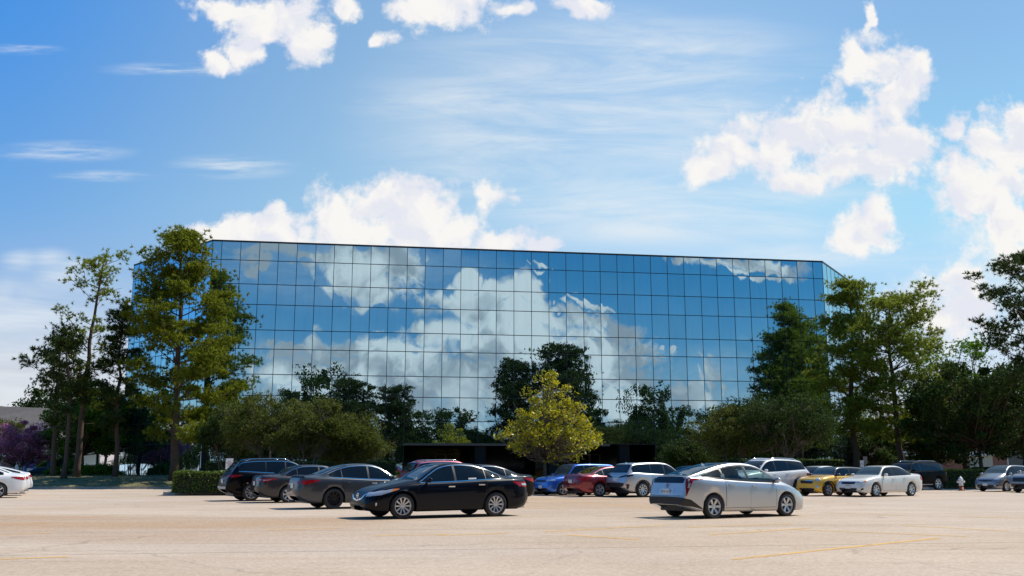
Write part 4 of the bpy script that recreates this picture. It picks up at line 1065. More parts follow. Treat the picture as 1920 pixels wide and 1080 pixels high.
    # side glass: upper edge follows the roof rail, lower edge the shoulder
    def gl(s, x): return float(s.f['belt'](x/s.L)) + .03
    def gu(s, x, m=.035):
        t = x/s.L; h = .004; zt = lambda q: float(s.f['top'](q)) - .055
        sl = (zt(t+h)-zt(t-h))/(2*h*s.L); return zt(t) - m*math.sqrt(1+sl*sl)
    def yside(s, x, z):
        P = s.half(x); best = P[-1][0]
        for (y0, z0), (y1, z1) in zip(P[6:], P[7:]):
            if z0 <= z <= z1 and z1 > z0: return y0 + (y1-y0)*(z-z0)/(z1-z0)
        return best
    def win(s, name, x0, x1, mat, sd, off=.007, n=16, parent=None, grow=0.0, slant0=0.0, slant1=0.0):
        A, B = [], []
        for x in np.linspace(x0, x1, n+1):
            lo, up = s.gl(x)-grow, s.gu(x, .035-grow)
            up = max(up, lo+.004); q = (x-x0)/(x1-x0)
            xu = x + slant0*(1-q) + slant1*q; upu = max(lo+.004, min(up, s.gu(xu, .035-grow))) if (slant0 or slant1) else up
            A.append((x, sd*s.yside(x, lo), lo)); B.append((xu, sd*s.yside(xu, upu), upu))
        V = []
        for j in range(5):
            for a, b in zip(A, B):
                p = np.array(a)*(1-j/4) + np.array(b)*j/4; V.append(s.snap(s.V3(*p), off))
        F = [(j*(n+1)+i, j*(n+1)+i+1, (j+1)*(n+1)+i+1, (j+1)*(n+1)+i) for j in range(4) for i in range(n)]
        return link(name, mesh(name, V, F, True), mat, parent or s.root)
    def build_glass(s):
        p, L, f = s.p, s.L, s.f
        for nm, (t0, t1), mat in (('windshield', p['ws'], M[s.fglass]), ('rear_window', p['rwn'], M[s.glass])):
            A, B = [], []
            for t in np.linspace(t0, t1, 9):
                r = float(f['rw'](t)) - .035; z = float(f['top'](t)); A.append((t*L, -r, z-.02)); B.append((t*L, r, z-.02))
            s.patch(nm, A, B, mat, .005, 10, 10)
        s.doors = {}
    def build_doors(s):
        p, L = s.p, s.L; x0, x1 = p['xw'][0]*L, p['xw'][1]*L; xB, xC, xD = p['xB']*L, p['xC']*L, p['xD']*L
        Ra = s.R+.05; fa, ra = p['xf']*L+Ra, p['xr']*L-Ra
        two = s.kind == 'mini'
        for sd in (1, -1):
            if not s.see: s.win('window_surround', x0, x1, M['black_plastic'], sd, .0035, 26, grow=.012)
            xe = xC
            segs = [(fa+.06, xB, x0, xB-.035)] + ([] if two else [(xB+.005, xC+.02, xB+.035, xC-.01)])
            for i, (d0, d1, w0, w1) in enumerate(segs):
                zl = float(s.f['bot']((d0+d1)/2/L)) + .10
                rear = i == 1
                lo1 = min(d1, ra-.02) if rear else d1
                A = [(d0, s.W/2*sd, zl), ((d0+lo1)/2, s.W/2*sd, zl), (lo1, s.W/2*sd, zl)]
                md = []
                def zt_(x): return float(s.f['belt'](x/L)) - .012
                B = [(d0, s.W/2*sd, zt_(d0)), ((d0+d1)/2, s.W/2*sd, zt_((d0+d1)/2)), (d1, s.W/2*sd, zt_(d1))]
                g = .012
                s.patch('door_gap', [(a[0]+(-g if k == 0 else g if k == 2 else 0), a[1], a[2]-g) for k, a in enumerate(A)], [(b[0]+(-g if k == 0 else g if k == 2 else 0), b[1], b[2]+g*.5) for k, b in enumerate(B)], M['rubber_seam'], .0015, 12, 8)
                dr = s.patch('door', A, B, s.paint, .0045, 14, 9)
                if not s.see: s.win('window', w0, w1, M[s.glass], sd, .007, 16, dr)
                hx = d1-.16*(1 if not rear else 1.2); hz = zt_(hx)-.10
                hb = MB(); c = s.snap(s.V3(hx, s.W/2*sd, hz), .0)
                hb.box((c.x-.095, c.y-.01, c.z-.016), (c.x+.095, c.y+.032*sd if sd > 0 else c.y+.01, c.z+.016)) if sd > 0 else hb.box((c.x-.095, c.y-.032, c.z-.016), (c.x+.095, c.y+.01, c.z+.016))
                hb.build('handle', s.handle_mat, dr)
            if (xD < x1-.1 or two) and not s.see: s.win('quarter_window', (xC+.02 if not two else xB+.04), x1-.015, M[s.glass], sd, .007, 12)
    def build_wheels(s, rim, rim_mat):
        tm, rm, bm = wheel_meshes(s.R, rim); first = True
        for t in (s.p['xf'], s.p['xr']):
            for sd in (1, -1):
                x = t*s.L; y = sd*(float(s.f['wid'](t)) - .115)
                w = empty('wheel', (s.xm-x, y, s.R), 0); w.parent = s.root
                if sd < 0: w.rotation_euler = (0, 0, math.pi)
                link('tyre', tm, None, w); r = link('rim', rm, None, w); b = link('brake_disc', bm, None, w)
                if not tm.materials: tm.materials.append(M['tyre'])
                if not bm.materials: bm.materials.append(M['brake'])
                if not rm.materials: rm.materials.append(M[rim_mat])
    def build_mirrors(s, roof_mat):
        x = (s.p['xw'][0]+.045)*s.L; z = s.gl(x)+.055
        for sd in (1, -1):
            y = sd*(s.W/2+.055); mb = MB(); n, m = 12, 7; V = []; F = []
            for i in range(m):
                a = math.pi*i/(m-1)
                for j in range(n):
                    b = 2*math.pi*j/n; V.append((s.xm-x + .085*math.sin(a)*math.cos(b)*(1.0 if math.cos(b) > 0 else .55), y + .115*math.cos(a), z + .07*math.sin(a)*math.sin(b)))
            for i in range(m-1):
                for j in range(n): F.append((i*n+j, i*n+(j+1) % n, (i+1)*n+(j+1) % n, (i+1)*n+j))
            mb.add(V, F); o = mb.build('side_mirror', roof_mat or s.paint, s.root, True)
            ar = MB(); ar.tube([(s.xm-x+.01, sd*(s.W/2-.11), z-.05), (s.xm-x, y, z-.02)], .022, 6); ar.build('mirror_arm', M['black_plastic'], o)
    # fittings -------------------------------------------------------
    def front_grid(s, name, yz_lo, yz_hi, mat, off=.006, xg=.0, nu=10, nv=3, parent=None):
        return s.patch(name, [(xg, y, z) for y, z in yz_lo], [(xg, y, z) for y, z in yz_hi], mat, off, nu, nv, parent)
    def plate(s, end, z, text=None, w=.30, h=.15, mat='plate_white', lean=0.0):
        rear = end == 'rear'; x = s.L+.3 if rear else -.3
        d = Vector((1, 0, 0)) if rear else Vector((-1, 0, 0))
        hit = s.bvh.ray_cast(Vector(s.V3(x, 0, z)), d)
        px = hit[0].x if hit[0] else s.V3(s.L if rear else 0, 0, 0)[0]
        sg = -1 if rear else 1
        Mx = Matrix.Translation((px + sg*.016, 0, z)) @ Matrix.Rotation(lean, 4, 'Y')
        o = MB().box((-.006, -w/2, -h/2), (.006, w/2, h/2), Mx).build('license_plate', M[mat], s.root)
        if text:
            fc = bpy.data.curves.new('plate_lettering', 'FONT'); fc.body = text; fc.size = .085; fc.align_x = 'CENTER'; fc.align_y = 'CENTER'; fc.extrude = .001
            fo = link('plate_lettering', text_mesh('plate_lettering', fc), M['ink'], o)
            fo.matrix_local = Matrix.Translation((px + sg*.0235, 0, z)) @ Matrix.Rotation(R(-90 if rear else 90), 4, 'Z') @ Matrix.Rotation(R(90), 4, 'X')
        return o
    def rails(s, mat='chrome', t0=.44, t1=.84):
        for sd in (1, -1):
            P = []
            for t in np.linspace(t0, t1, 9):
                e = min(1, min(t-t0, t1-t)/.03); P.append(s.V3(t*s.L, sd*(float(s.f['rw'](t))-.06), float(s.f['top'](t))-.025+.055*e))
            MB().tube(P, .017, 6).build('roof_rail', M[mat], s.root, True)
    def fin(s, t=.80, mat=None):
        z = float(s.f['top'](t)); x, zz = s.V3(t*s.L, 0, 0)[0], z-.01
        V = [(x+.10, 0, zz), (x-.08, -.025, zz), (x-.08, .025, zz), (x-.06, 0, zz+.075), (x-.035, 0, zz+.07)]
        MB().add(V, [(0,1,3,4), (0,4,3,2), (1,2,3), (0,2,1)]) if False else None
        m = MB(); m.add(V, [(0,1,3,4), (0,4,3,2), (1,2,3), (0,2,1)]); m.build('antenna_fin', mat or s.paint, s.root)
    def chrome_line(s, top=True, bottom=True, w=.022, mat='chrome'):
        x0, x1 = s.p['xw'][0]*s.L, s.p['xw'][1]*s.L
        for sd in (1, -1):
            if bottom: s.strip('window_trim', [(x, sd*s.yside(x, s.gl(x)-.016), s.gl(x)-.016) for x in np.linspace(x0, x1, 14)], w, M[mat], .008)
            if top: s.strip('window_trim', [(x, sd*s.yside(x, max(s.gu(x, .022), s.gl(x)-.01)), max(s.gu(x, .022), s.gl(x)-.01)) for x in np.linspace(x0, x1, 30)], w, M[mat], .008, n=40)
    def cladding(s, w=.07, mat='black_plastic'):
        for t in (s.p['xf'], s.p['xr']):
            for sd in (1, -1):
                Ra = s.R+.05+w*.5; s.strip('wheel_arch_trim', [(t*s.L + Ra*math.cos(a), sd*s.W/2, s.R + Ra*math.sin(a)) for a in np.linspace(-.15, math.pi+.15, 24)], w, M[mat], .006, n=30)
        for sd in (1, -1):
            x0, x1 = s.p['xf']*s.L+s.R+.06, s.p['xr']*s.L-s.R-.06; zb = float(s.f['bot'](.5))
            s.patch('sill_trim', [(x0, sd*s.W/2, zb+.02), (x1, sd*s.W/2, zb+.02)], [(x0, sd*s.W/2, zb+.14), (x1, sd*s.W/2, zb+.14)], M[mat], .007, 12, 2)
    def exhaust(s, y=.45):
        MB().tube([s.V3(s.L-.25, y, .24), s.V3(s.L-.02, y, .25)], .035, 8).build('exhaust_pipe', M['galv'], s.root)
# ------------------------------------------------------------------ the cars on the lot
def paint(name, col, metal=.55, rough=.32, coat=1.0, spec=.5):
    return simple('paint_'+name, col, rough, metal, coat=coat, coat_rough=.02, spec=spec)
PT = {'navy': paint('navy', (.002, .003, .008), .1, .35, .32, .1), 'silver': paint('silver', (.50, .51, .52), .6, .36), 'gunmetal': paint('gunmetal', (.058, .061, .068), .5, .34, .6, .3),
      'taupe': paint('taupe', (.045, .042, .042), .5, .34, .6, .3), 'black': paint('black', (.002, .002, .0026), .0, .35, .22, .08), 'red': paint('red', (.24, .012, .020), .45), 'maroon': paint('maroon', (.32, .012, .025), .3),
      'blue': paint('blue', (.015, .13, .56), .3), 'white': paint('white', (.74, .74, .73), 0, .3), 'cream': paint('cream', (.74, .70, .62), 0, .3),
      'yellow': paint('yellow', (.80, .44, .018), .1), 'steel': paint('steel', (.26, .265, .29), .5), 'deep_black': paint('deep_black', (.0015, .0015, .002), 0, .5, .1, .03), 'roof_black': paint('roof_black', (.02, .02, .022), .2)}
CG = 'cars parked on the lot'
H30 = R(30)
def place(px, py, off=0):        # ground point under a photo pixel
    q = ray(px, py); q = q*(-EYE/q[2]); return (float(q[0]), float(q[1]), 0.0)
def car(kind, name, label, cat, paintk, px, Y, head, **k):
    return Car(name, label, cat, kind, PT[paintk], (gx(px, Y), Y, 0), head, CG, **k)
LEFTWARD = R(180)+H30

def common_front(c, lights, grille, fog=None, amber=True):
    """lights: polylines (x, y, z) lower/upper for the +y side; mirrored"""
    lo, hi = lights
    for sd in (1, -1):
        h = c.patch('headlight', [(x, sd*y, z) for x, y, z in lo], [(x, sd*y, z) for x, y, z in hi], M['clear_lens'], .006, 10, 4)
        if amber:
            a0, a1 = np.array(lo[-1]), np.array(hi[-1]); b0, b1 = np.array(lo[-2]), np.array(hi[-2])
            pa = [tuple(a0*.98+b0*.02), tuple(a0*.55+b0*.45)]; pb = [tuple(a1*.98+b1*.02), tuple(a1*.55+b1*.45)]
            c.patch('turn_signal', [(x, sd*y, z) for x, y, z in pa], [(x, sd*y, z) for x, y, z in pb], M['amber_lens'], .010, 4, 2, h)
    c.front_grid('grille', *grille, M['black_plastic'], .006)
def tails(c, lo, hi, mat='red_lens'):
    for sd in (1, -1):
        c.patch('taillight', [(x, sd*y, z) for x, y, z in lo], [(x, sd*y, z) for x, y, z in hi], M[mat], .007, 10, 4)

# ---- dark sedan in the foreground
c = car('sedan', 'sedan', 'navy blue four-door sedan with chrome window line, alone in the nearest row, facing left', 'car', 'navy', 820, 27.35, R(180)+R(29), rim='ten', handle='chrome')
c.chrome_line(); L = c.L
common_front(c, ([(.05, .50, .575), (.14, .68, .58), (.36, .86, .63), (.78, .925, .755)], [(.10, .50, .71), (.24, .70, .745), (.48, .86, .79), (.84, .92, .805)]), ([(-.45, .50), (0, .46), (.45, .50)], [(-.50, .66), (0, .67), (.50, .66)]))
c.strip('grille_trim', [(.06, .52, .68), (0, .30, .52), (0, 0, .475), (0, -.30, .52), (.06, -.52, .68)], .04, M['chrome'], .012)
bd = MB(); bd.lathe([(.052, -.008), (.068, -.008), (.068, .008), (.052, .008)], 20, Matrix.Translation(tuple(c.snap(c.V3(0, 0, .60), .02))) @ Matrix.Rotation(R(90), 4, 'Y'), True)
pt_ = c.snap(c.V3(0, 0, .60), .024); bd.box((pt_.x-.006, -.085, pt_.z-.014), (pt_.x+.006, .085, pt_.z+.014)); bd.build('badge', M['chrome'], c.root)
c.front_grid('lower_intake', [(-.55, .26), (.55, .26)], [(-.55, .36), (.55, .36)], M['black_plastic'], .006)
for sd in (1, -1): c.front_grid('fog_light', [(sd*.70, .36), (sd*.80, .36)], [(sd*.70, .43), (sd*.80, .43)], M['clear_lens'], .007, .25, 4, 2)
tails(c, [(L*.875, .93, .94), (L*.93, .90, .82), (L*.985, .72, .79)], [(L*.875, .93, .955), (L*.93, .90, .95), (L*.985, .72, .95)])
for sd in (1, -1): c.patch('reverse_light', [(L*.945, sd*.90, .855), (L*.985, sd*.74, .84)], [(L*.94, sd*.90, .905), (L*.985, sd*.74, .895)], M['clear_lens'], .011, 4, 2)
for sd in (1,):
    for i in range(7):
        x = L*.595 + i*.035; z = c.gl(x)+.05; c.patch('window_decal', [(x, sd*.9, z), (x+.026, sd*.9, z)], [(x, sd*.9, z+.05), (x+.026, sd*.9, z+.05)], M['white_enamel'], .010, 1, 1)
c.exhaust(); c.plate('rear', .62)

# ---- silver liftback in the foreground
c = car('lift', 'hatchback', 'silver liftback with a split rear window, nearest car on the right, tail towards the camera', 'car', 'silver', 1367, 27.5, R(31), rim='six', see=True)
L = c.L
c.patch('rear_glass_panel', [(L*.972, -.60, .80+.12), (L*.972, 0, .80+.12), (L*.972, .60, .92)], [(L*.958, -.62, 1.075), (L*.958, 0, 1.10), (L*.958, .62, 1.075)], M['glass_dark'], .006, 10, 3)
c.patch('rear_bumper_trim', [(L*.885, -.86, .25), (L*.95, -.80, .32), (L, -.5, .375), (L, 0, .375), (L, .5, .375), (L*.95, .80, .32), (L*.885, .86, .25)], [(L*.885, -.86, .275), (L*.955, -.78, .50), (L*.995, -.62, .565), (L, 0, .575), (L*.995, .62, .565), (L*.955, .78, .50), (L*.885, .86, .275)], M['black_plastic'], .014, 90, 6, radial=L*.75)
tails(c, [(L*.985, .735, .60), (L*.972, .68, .84), (L*.962, .655, 1.0), (L*.955, .66, 1.06)], [(L*.98, .745, .60), (L*.955, .765, .84), (L*.935, .785, 1.0), (L*.93, .78, 1.06)], 'dark_red_lens')
tails(c, [(L*.945, .76, .985), (L*.90, .81, 1.02), (L*.85, .84, 1.045)], [(L*.945, .74, 1.075), (L*.90, .80, 1.07), (L*.85, .84, 1.05)])
for sd in (1, -1): c.patch('reverse_light', [(L*.968, sd*.71, .80), (L*.962, sd*.72, .92)], [(L*.962, sd*.755, .80), (L*.954, sd*.765, .92)], M['clear_lens'], .012, 4, 2)
c.patch('plate_recess', [(L*.99, -.30, .60), (L*.99, .30, .60)], [(L*.98, -.30, .795), (L*.98, .30, .795)], M['alloy'], .004, 6, 3)
c.patch('hatch_gap', [(L*.995, -.66, .588), (L*.995, .66, .588)], [(L*.995, -.66, .60), (L*.995, .66, .60)], M['rubber_seam'], .006, 10, 1)
c.plate('rear', .70, 'MXE-7617')
q = c.snap(c.V3(L*.985, 0, .86), .012); bd = MB(); Mx = Matrix.Translation(tuple(q)) @ Matrix.Rotation(R(90), 4, 'Y')
bd.lathe([(.045, -.005), (.058, -.005), (.058, .005), (.045, .005)], 20, Mx, True); bd.lathe([(.018, -.004), (.027, -.004), (.027, .004), (.018, .004)], 14, Mx, True); bd.build('badge', M['chrome'], c.root)
c.fin(.70); c.strip('belt_trim', [(x, -c.yside(x, c.gl(x)-.016), c.gl(x)-.016) for x in np.linspace(.27*L, .70*L, 12)], .014, M['black_plastic'], .008)
common_front(c, ([(.10, .50, .60), (.20, .66, .62), (.55, .84, .74)], [(.12, .50, .66), (.26, .70, .70), (.58, .84, .78)]), ([(-.4, .30), (.4, .30)], [(-.5, .42), (.5, .42)]), amber=False)

# ---- row on the left, tails towards the camera
def left_car(kind, label, cat, pk, px, Y, name='sedan', **k): return car(kind, name, label, cat, pk, px, Y, R(29), **k)
def sedan_tail(c, red_hi=.92, plate=True, mat='red_lens'):
    L = c.L; tails(c, [(L*.985, .46, .80), (L*.965, .74, .78), (L*.90, .88, .86), (L*.86, .9, .93)], [(L*.985, .46, .90), (L*.965, .74, red_hi), (L*.90, .88, .95), (L*.86, .9, .945)])
    if plate: c.plate('rear', .74 if c.kind != 'suv' else .8)
    c.exhaust()
c = left_car('sedan', 'slate grey four-door sedan with a black boot spoiler and black wheels, behind the navy sedan', 'car', 'gunmetal', 684, 33.7, rim='black', rim_mat='alloy_black', handle='chrome'); sedan_tail(c); c.chrome_line()
c.patch('spoiler', [(c.L*.955, -.68, 1.07), (c.L*.955, .68, 1.07)], [(c.L*.985, -.62, 1.06), (c.L*.985, .62, 1.06)], M['black_plastic'], .035, 10, 2)
c = left_car('oldsedan', 'brownish grey sedan with red and white tail lamps, beside the slate grey car', 'car', 'taupe', 592, 39.6, rim='seven'); sedan_tail(c); c.chrome_line(True, False, .016)
for sd in (1, -1): c.patch('reverse_light', [(c.L*.975, sd*.55, .84), (c.L*.955, sd*.78, .845), (c.L*.91, sd*.88, .885)], [(c.L*.975, sd*.55, .87), (c.L*.955, sd*.78, .88), (c.L*.91, sd*.88, .905)], M['clear_lens'], .011, 6, 2)
c = left_car('suv', 'black crossover with chrome roof rails and window trim, beside the clipped hedge', 'car', 'black', 524, 41.6, name='suv', rim='ten'); c.rails(); c.chrome_line()
tails(c, [(c.L*.985, .40, .95), (c.L*.96, .80, .93), (c.L*.90, .93, .99), (c.L*.87, .94, 1.05)], [(c.L*.985, .40, 1.02), (c.L*.96, .80, 1.05), (c.L*.90, .93, 1.06), (c.L*.87, .94, 1.06)]); c.plate('rear', .80)
c.patch('bumper_trim', [(c.L, -.7, .50), (c.L, 0, .48), (c.L, .7, .50)], [(c.L, -.72, .60), (c.L, 0, .58), (c.L, .72, .60)], M['galv'], .008, 10, 2); c.fin(.86)
c = left_car('suv', 'red crossover with a roof rail, mostly hidden behind the navy sedan', 'car', 'maroon', 842, 46.5, name='suv', rim='five'); c.rails(); c.chrome_line(True, False, .02); c.fin(.84)
tails(c, [(c.L*.985, .55, .95), (c.L*.96, .80, .93), (c.L*.90, .93, .97)], [(c.L*.985, .55, 1.07), (c.L*.96, .80, 1.09), (c.L*.90, .93, 1.08)]); c.plate('rear', .8)
c = car('sedan', 'sedan', 'black sedan half hidden behind the rear of the navy sedan', 'car', 'black', 884, 38.6, LEFTWARD, rim='five'); sedan_tail(c); c.chrome_line(True, True, .02)

# ---- middle group before the yellow tree
c = car('boxwagon', 'wagon', 'bright blue boxy wagon, nose towards the camera', 'car', 'blue', 1080, 49.6, LEFTWARD, rim='five', zs=.96, front_glass='glass_teal'); c.plate('front', .44)
common_front(c, ([(.03, .50, .72), (.08, .72, .72), (.34, .83, .76)], [(.04, .50, .82), (.10, .72, .83), (.36, .83, .84)]), ([(-.46, .70), (.46, .70)], [(-.44, .78), (.44, .78)]), amber=False)
c.front_grid('lower_intake', [(-.60, .28), (.60, .28)], [(-.56, .38), (.56, .38)], M['black_plastic'], .006); tails(c, [(c.L*.975, .70, .8), (c.L*.95, .85, .8)], [(c.L*.975, .70, 1.0), (c.L*.95, .85, 1.0)])
c = car('sedan', 'coupe', 'dark red coupe with split-spoke wheels, between the blue wagon and the silver crossover', 'car', 'red', 1148, 47.6, R(31), rim='split', scale=.97); sedan_tail(c); c.chrome_line(True, True, .02)
c.patch('bumper_trim', [(c.L, -.5, .44), (c.L, .5, .44)], [(c.L, -.5, .47), (c.L, .5, .47)], M['chrome'], .008, 8, 1)
c = car('suv', 'suv', 'silver crossover with black lower bumper, left of the silver liftback', 'car', 'silver', 1226, 46.9, R(31), rim='turbine', scale=.97, zs=.98); c.cladding(.07); c.fin(.84)
L = c.L; tails(c, [(L*.985, .30, .93), (L*.965, .80, .96), (L*.90, .92, 1.05)], [(L*.98, .30, 1.0), (L*.955, .80, 1.08), (L*.90, .92, 1.10)], 'glass_dark'); c.plate('rear', .86)
c.patch('bumper_trim', [(L*.96, -.86, .40), (L, -.5, .46), (L, .5, .46), (L*.96, .86, .40)], [(L*.95, -.88, .62), (L, -.6, .70), (L, .6, .70), (L*.95, .88, .62)], M['black_plastic'], .012, 16, 4)
for sd in (1, -1): c.patch('reflector', [(L*.985, sd*.62, .58), (L*.97, sd*.80, .58)], [(L*.985, sd*.62, .63), (L*.97, sd*.80, .64)], M['red_lens'], .016, 4, 1)
c = car('sedan', 'sedan', 'dark blue sedan glimpsed between the silver crossover and the silver liftback', 'car', 'navy', 1290, 56, LEFTWARD, rim='five'); c.chrome_line(True, False, .02)

# ---- row on the right
c = car('suv', 'suv', 'white seven-seat crossover with silver roof rails, behind the silver liftback', 'car', 'white', 1432, 49.0, LEFTWARD, rim='seven', scale=1.06, zs=1.0); c.rails(); c.cladding(.05)
L = c.L; tails(c, [(L*.90, .94, .93), (L*.96, .84, .90)], [(L*.90, .94, 1.04), (L*.96, .84, 1.04)])
common_front(c, ([(.05, .55, .76), (.30, .84, .78)], [(.08, .55, .86), (.34, .84, .88)]), ([(-.5, .55), (.5, .55)], [(-.5, .85), (.5, .85)]), amber=False)
c = car('oldsedan', 'sedan', 'white sedan mostly hidden between the white crossover and the yellow car', 'car', 'white', 1532, 54.5, LEFTWARD, rim='five')
common_front(c, ([(.05, .52, .66), (.30, .84, .72)], [(.08, .52, .75), (.34, .84, .80)]), ([(-.4, .55), (.4, .55)], [(-.4, .66), (.4, .66)]), amber=False)
# small yellow car
c = car('mini', 'compact_car', 'small yellow two-door car with a black roof and round headlights', 'car', 'yellow', 1563, 48.6, LEFTWARD, rim='five', roof_mat=PT['roof_black'], front_glass='glass_teal'); c.cladding(.075)
for sd in (1, -1):
    q = c.snap(c.V3(.16, sd*.60, .80), .0); nr = c.bvh.find_nearest(q)[1]
    if nr.x < 0: nr = -nr
    hl = MB(); hl.lathe([(.0001, .045), (.07, .038), (.10, .018), (.105, .0), (.125, .012), (.128, -.02)], 20, Matrix.Translation(tuple(q)) @ nr.to_track_quat('Z', 'Y').to_matrix().to_4x4())
    hl.build('headlight', M['clear_lens'], c.root, True)
    c.front_grid('fog_light', [(sd*.58, .40), (sd*.68, .40)], [(sd*.58, .49), (sd*.68, .49)], M['clear_lens'], .008, .1, 4, 2)
    c.patch('hood_stripe', [(.20, sd*.18, .86), (.95, sd*.20, 1.0)], [(.20, sd*.40, .86), (.95, sd*.42, 1.0)], PT['yellow'], .003, 8, 2)
c.front_grid('grille', [(-.36, .60), (.36, .60)], [(-.42, .73), (.42, .73)], M['black_plastic'], .006); c.strip('grille_trim', [(.0, -.42, .735), (0, 0, .75), (0, .42, .735)], .03, M['chrome'], .012)
c.front_grid('lower_intake', [(-.48, .26), (.48, .26)], [(-.45, .38), (.45, .38)], M['black_plastic'], .006)
tails(c, [(c.L*.96, .70, .72), (c.L*.95, .76, .72)], [(c.L*.96, .70, .92), (c.L*.95, .76, .92)])
# white sedan facing the camera's left
c = car('oldsedan', 'sedan', 'cream white four-door sedan, whole side in view, right of the yellow car', 'car', 'cream', 1648, 47.6, R(180)+R(33), rim='seven', front_glass='glass_teal'); L = c.L
common_front(c, ([(.03, .46, .66), (.08, .66, .655), (.30, .83, .69)], [(.04, .44, .745), (.10, .66, .765), (.34, .83, .80)]), ([(-.36, .60), (0, .585), (.36, .60)], [(-.42, .73), (0, .735), (.42, .73)]))
c.front_grid('lower_intake', [(-.46, .30), (.46, .30)], [(-.50, .41), (.50, .41)], M['black_plastic'], .006); c.strip('grille_trim', [(.0, -.42, .745), (0, 0, .75), (0, .42, .745)], .025, M['chrome'], .012)
for sd in (1, -1): c.front_grid('fog_light', [(sd*.62, .32), (sd*.80, .34)], [(sd*.60, .40), (sd*.82, .42)], M['black_plastic'], .007, .1, 4, 2)
c.plate('front', .46, None, .30, .15); c.patch('plate_band', [(-.03, -.14, .515), (-.03, .14, .515)], [(-.03, -.14, .53), (-.03, .14, .53)], M['red_lens'], .024, 2, 1)
tails(c, [(L*.93, .87, .78), (L*.985, .70, .76)], [(L*.925, .87, .98), (L*.985, .70, .97)]); c.exhaust()
c = car('boxsuv', 'suv', 'black boxy off-road wagon with a chrome roof rail, behind the cream white sedan', 'car', 'deep_black', 1708, 61, LEFTWARD, rim='six'); c.rails(); c.patch('side_step', [(c.L*.30, .95, .33), (c.L*.66, .95, .33)], [(c.L*.30, .95, .38), (c.L*.66, .95, .38)], M['galv'], .03, 6, 1)
tails(c, [(c.L*.955, .92, 1.0), (c.L*.985, .84, 1.0)], [(c.L*.95, .92, 1.2), (c.L*.98, .84, 1.2)])
c = car('hatch', 'hatchback', 'grey small hatchback facing the camera, near the right picture edge', 'car', 'steel', 1888, 58.0, LEFTWARD, rim='turbine', front_glass='glass_teal'); c.plate('front', .40)
common_front(c, ([(.10, .50, .66), (.20, .68, .68), (.55, .82, .80)], [(.16, .48, .76), (.30, .70, .82), (.72, .82, .90)]), ([(-.42, .60), (0, .56), (.42, .60)], [(-.46, .66), (0, .68), (.46, .66)]), amber=False)
c.front_grid('lower_intake', [(-.55, .26), (.55, .26)], [(-.50, .40), (.50, .40)], M['black_plastic'], .006)
for sd in (1, -1): c.front_grid('fog_light', [(sd*.60, .30), (sd*.78, .32)], [(sd*.60, .38), (sd*.78, .40)], M['black_plastic'], .007, .1, 4, 2)
c = car('suv', 'suv', 'blue-grey crossover cut off by the right picture edge, nose showing', 'car', 'steel', 1962, 55.0, LEFTWARD, rim='five')
common_front(c, ([(.05, .52, .78), (.30, .84, .80)], [(.08, .52, .88), (.34, .84, .90)]), ([(-.5, .60), (.5, .60)], [(-.5, .84), (.5, .84)]), amber=False); c.front_grid('lower_intake', [(-.6, .36), (.6, .36)], [(-.6, .50), (.6, .50)], M['black_plastic'], .006)
c = car('sedan', 'sedan', 'black sedan parked far back behind the fire hydrant', 'car', 'black', 1838, 76, LEFTWARD, rim='five')

# ---- left edge: three white cars, tails to the right
c = car('sedan', 'sedan', 'nearest of the three white cars at the left picture edge', 'car', 'white', -70, 44.2, LEFTWARD, rim='five'); sedan_tail(c)
c = car('sedan', 'sedan', 'middle one of the three white cars at the left picture edge', 'car', 'white', -54, 48.0, LEFTWARD, rim='five'); sedan_tail(c)
c = car('lift', 'hatchback', 'farthest of the three white cars at the left picture edge, with a high sloping tail', 'car', 'white', -32, 51.5, LEFTWARD, rim='five'); tails(c, [(c.L*.975, .60, .84), (c.L*.95, .80, .86)], [(c.L*.97, .60, .98), (c.L*.94, .80, .98)])
c = car('sedan', 'sedan', 'dark blue sedan with a shining bonnet on the street beyond the bank', 'car', 'navy', 90, 100, R(4), rim='five', scale=1.0)

# ---- white pickups down the side street, mirrored in the chamfered corner
def pickup(loc, head, label):
    root = tag(empty('pickup_truck', loc, head), label, 'pickup truck', 'white pickups in the side street')
    W2 = .98
    def prism(name, prof, y, mat, bev=0):
        n = len(prof); V = [(x, -y, z) for x, z in prof] + [(x, y, z) for x, z in prof]
        return link(name, mesh(name, V, [tuple(range(n)), tuple(range(2*n-1, n-1, -1))] + [(i, i+n, (i+1) % n+n, (i+1) % n) for i in range(n)]), mat, root)
    prism('body', [(2.85,.45),(2.9,.75),(2.8,1.05),(1.6,1.15),(-.35,1.15),(-.35,1.10),(-2.8,1.10),(-2.85,.5)], W2, PT['white'])
    prism('cab', [(1.6,1.15),(.75,1.82),(-.10,1.86),(-.35,1.80),(-.35,1.15)], W2-.12, PT['white'])
    prism('cab_glass', [(1.40,1.20),(.72,1.74),(.50,1.76),(.50,1.20)], W2-.10, M['glass_dark'])
    prism('rear_glass', [(.40,1.20),(.40,1.76),(-.20,1.74),(-.20,1.20)], W2-.10, M['glass_dark'])
    tm, rm, bm = wheel_meshes(.39, 'five')
    for x in (1.85, -1.75):
        for sd in (1, -1):
            w = empty('wheel', (x, sd*.90, .39), 0 if sd > 0 else math.pi); w.parent = root; link('tyre', tm, M['tyre'], w); link('rim', rm, M['alloy'], w)
    return root
tL = (A0-C0)/np.linalg.norm(A0-C0); nL = np.array([tL[1], -tL[0], 0])
for i, (px, Yv) in enumerate([(243, 112), (268, 113), (292, 113)]):
    V_ = at(px, 887, Yv); k = (V_-A0) @ nL; P_ = V_ - 2*k*nL
    pickup((P_[0], P_[1], .0), R(20), ['white pickup at the head of the row mirrored in the chamfered corner', 'white pickup in the middle of the row mirrored in the chamfered corner', 'white pickup at the tail of the row mirrored in the chamfered corner'][i])
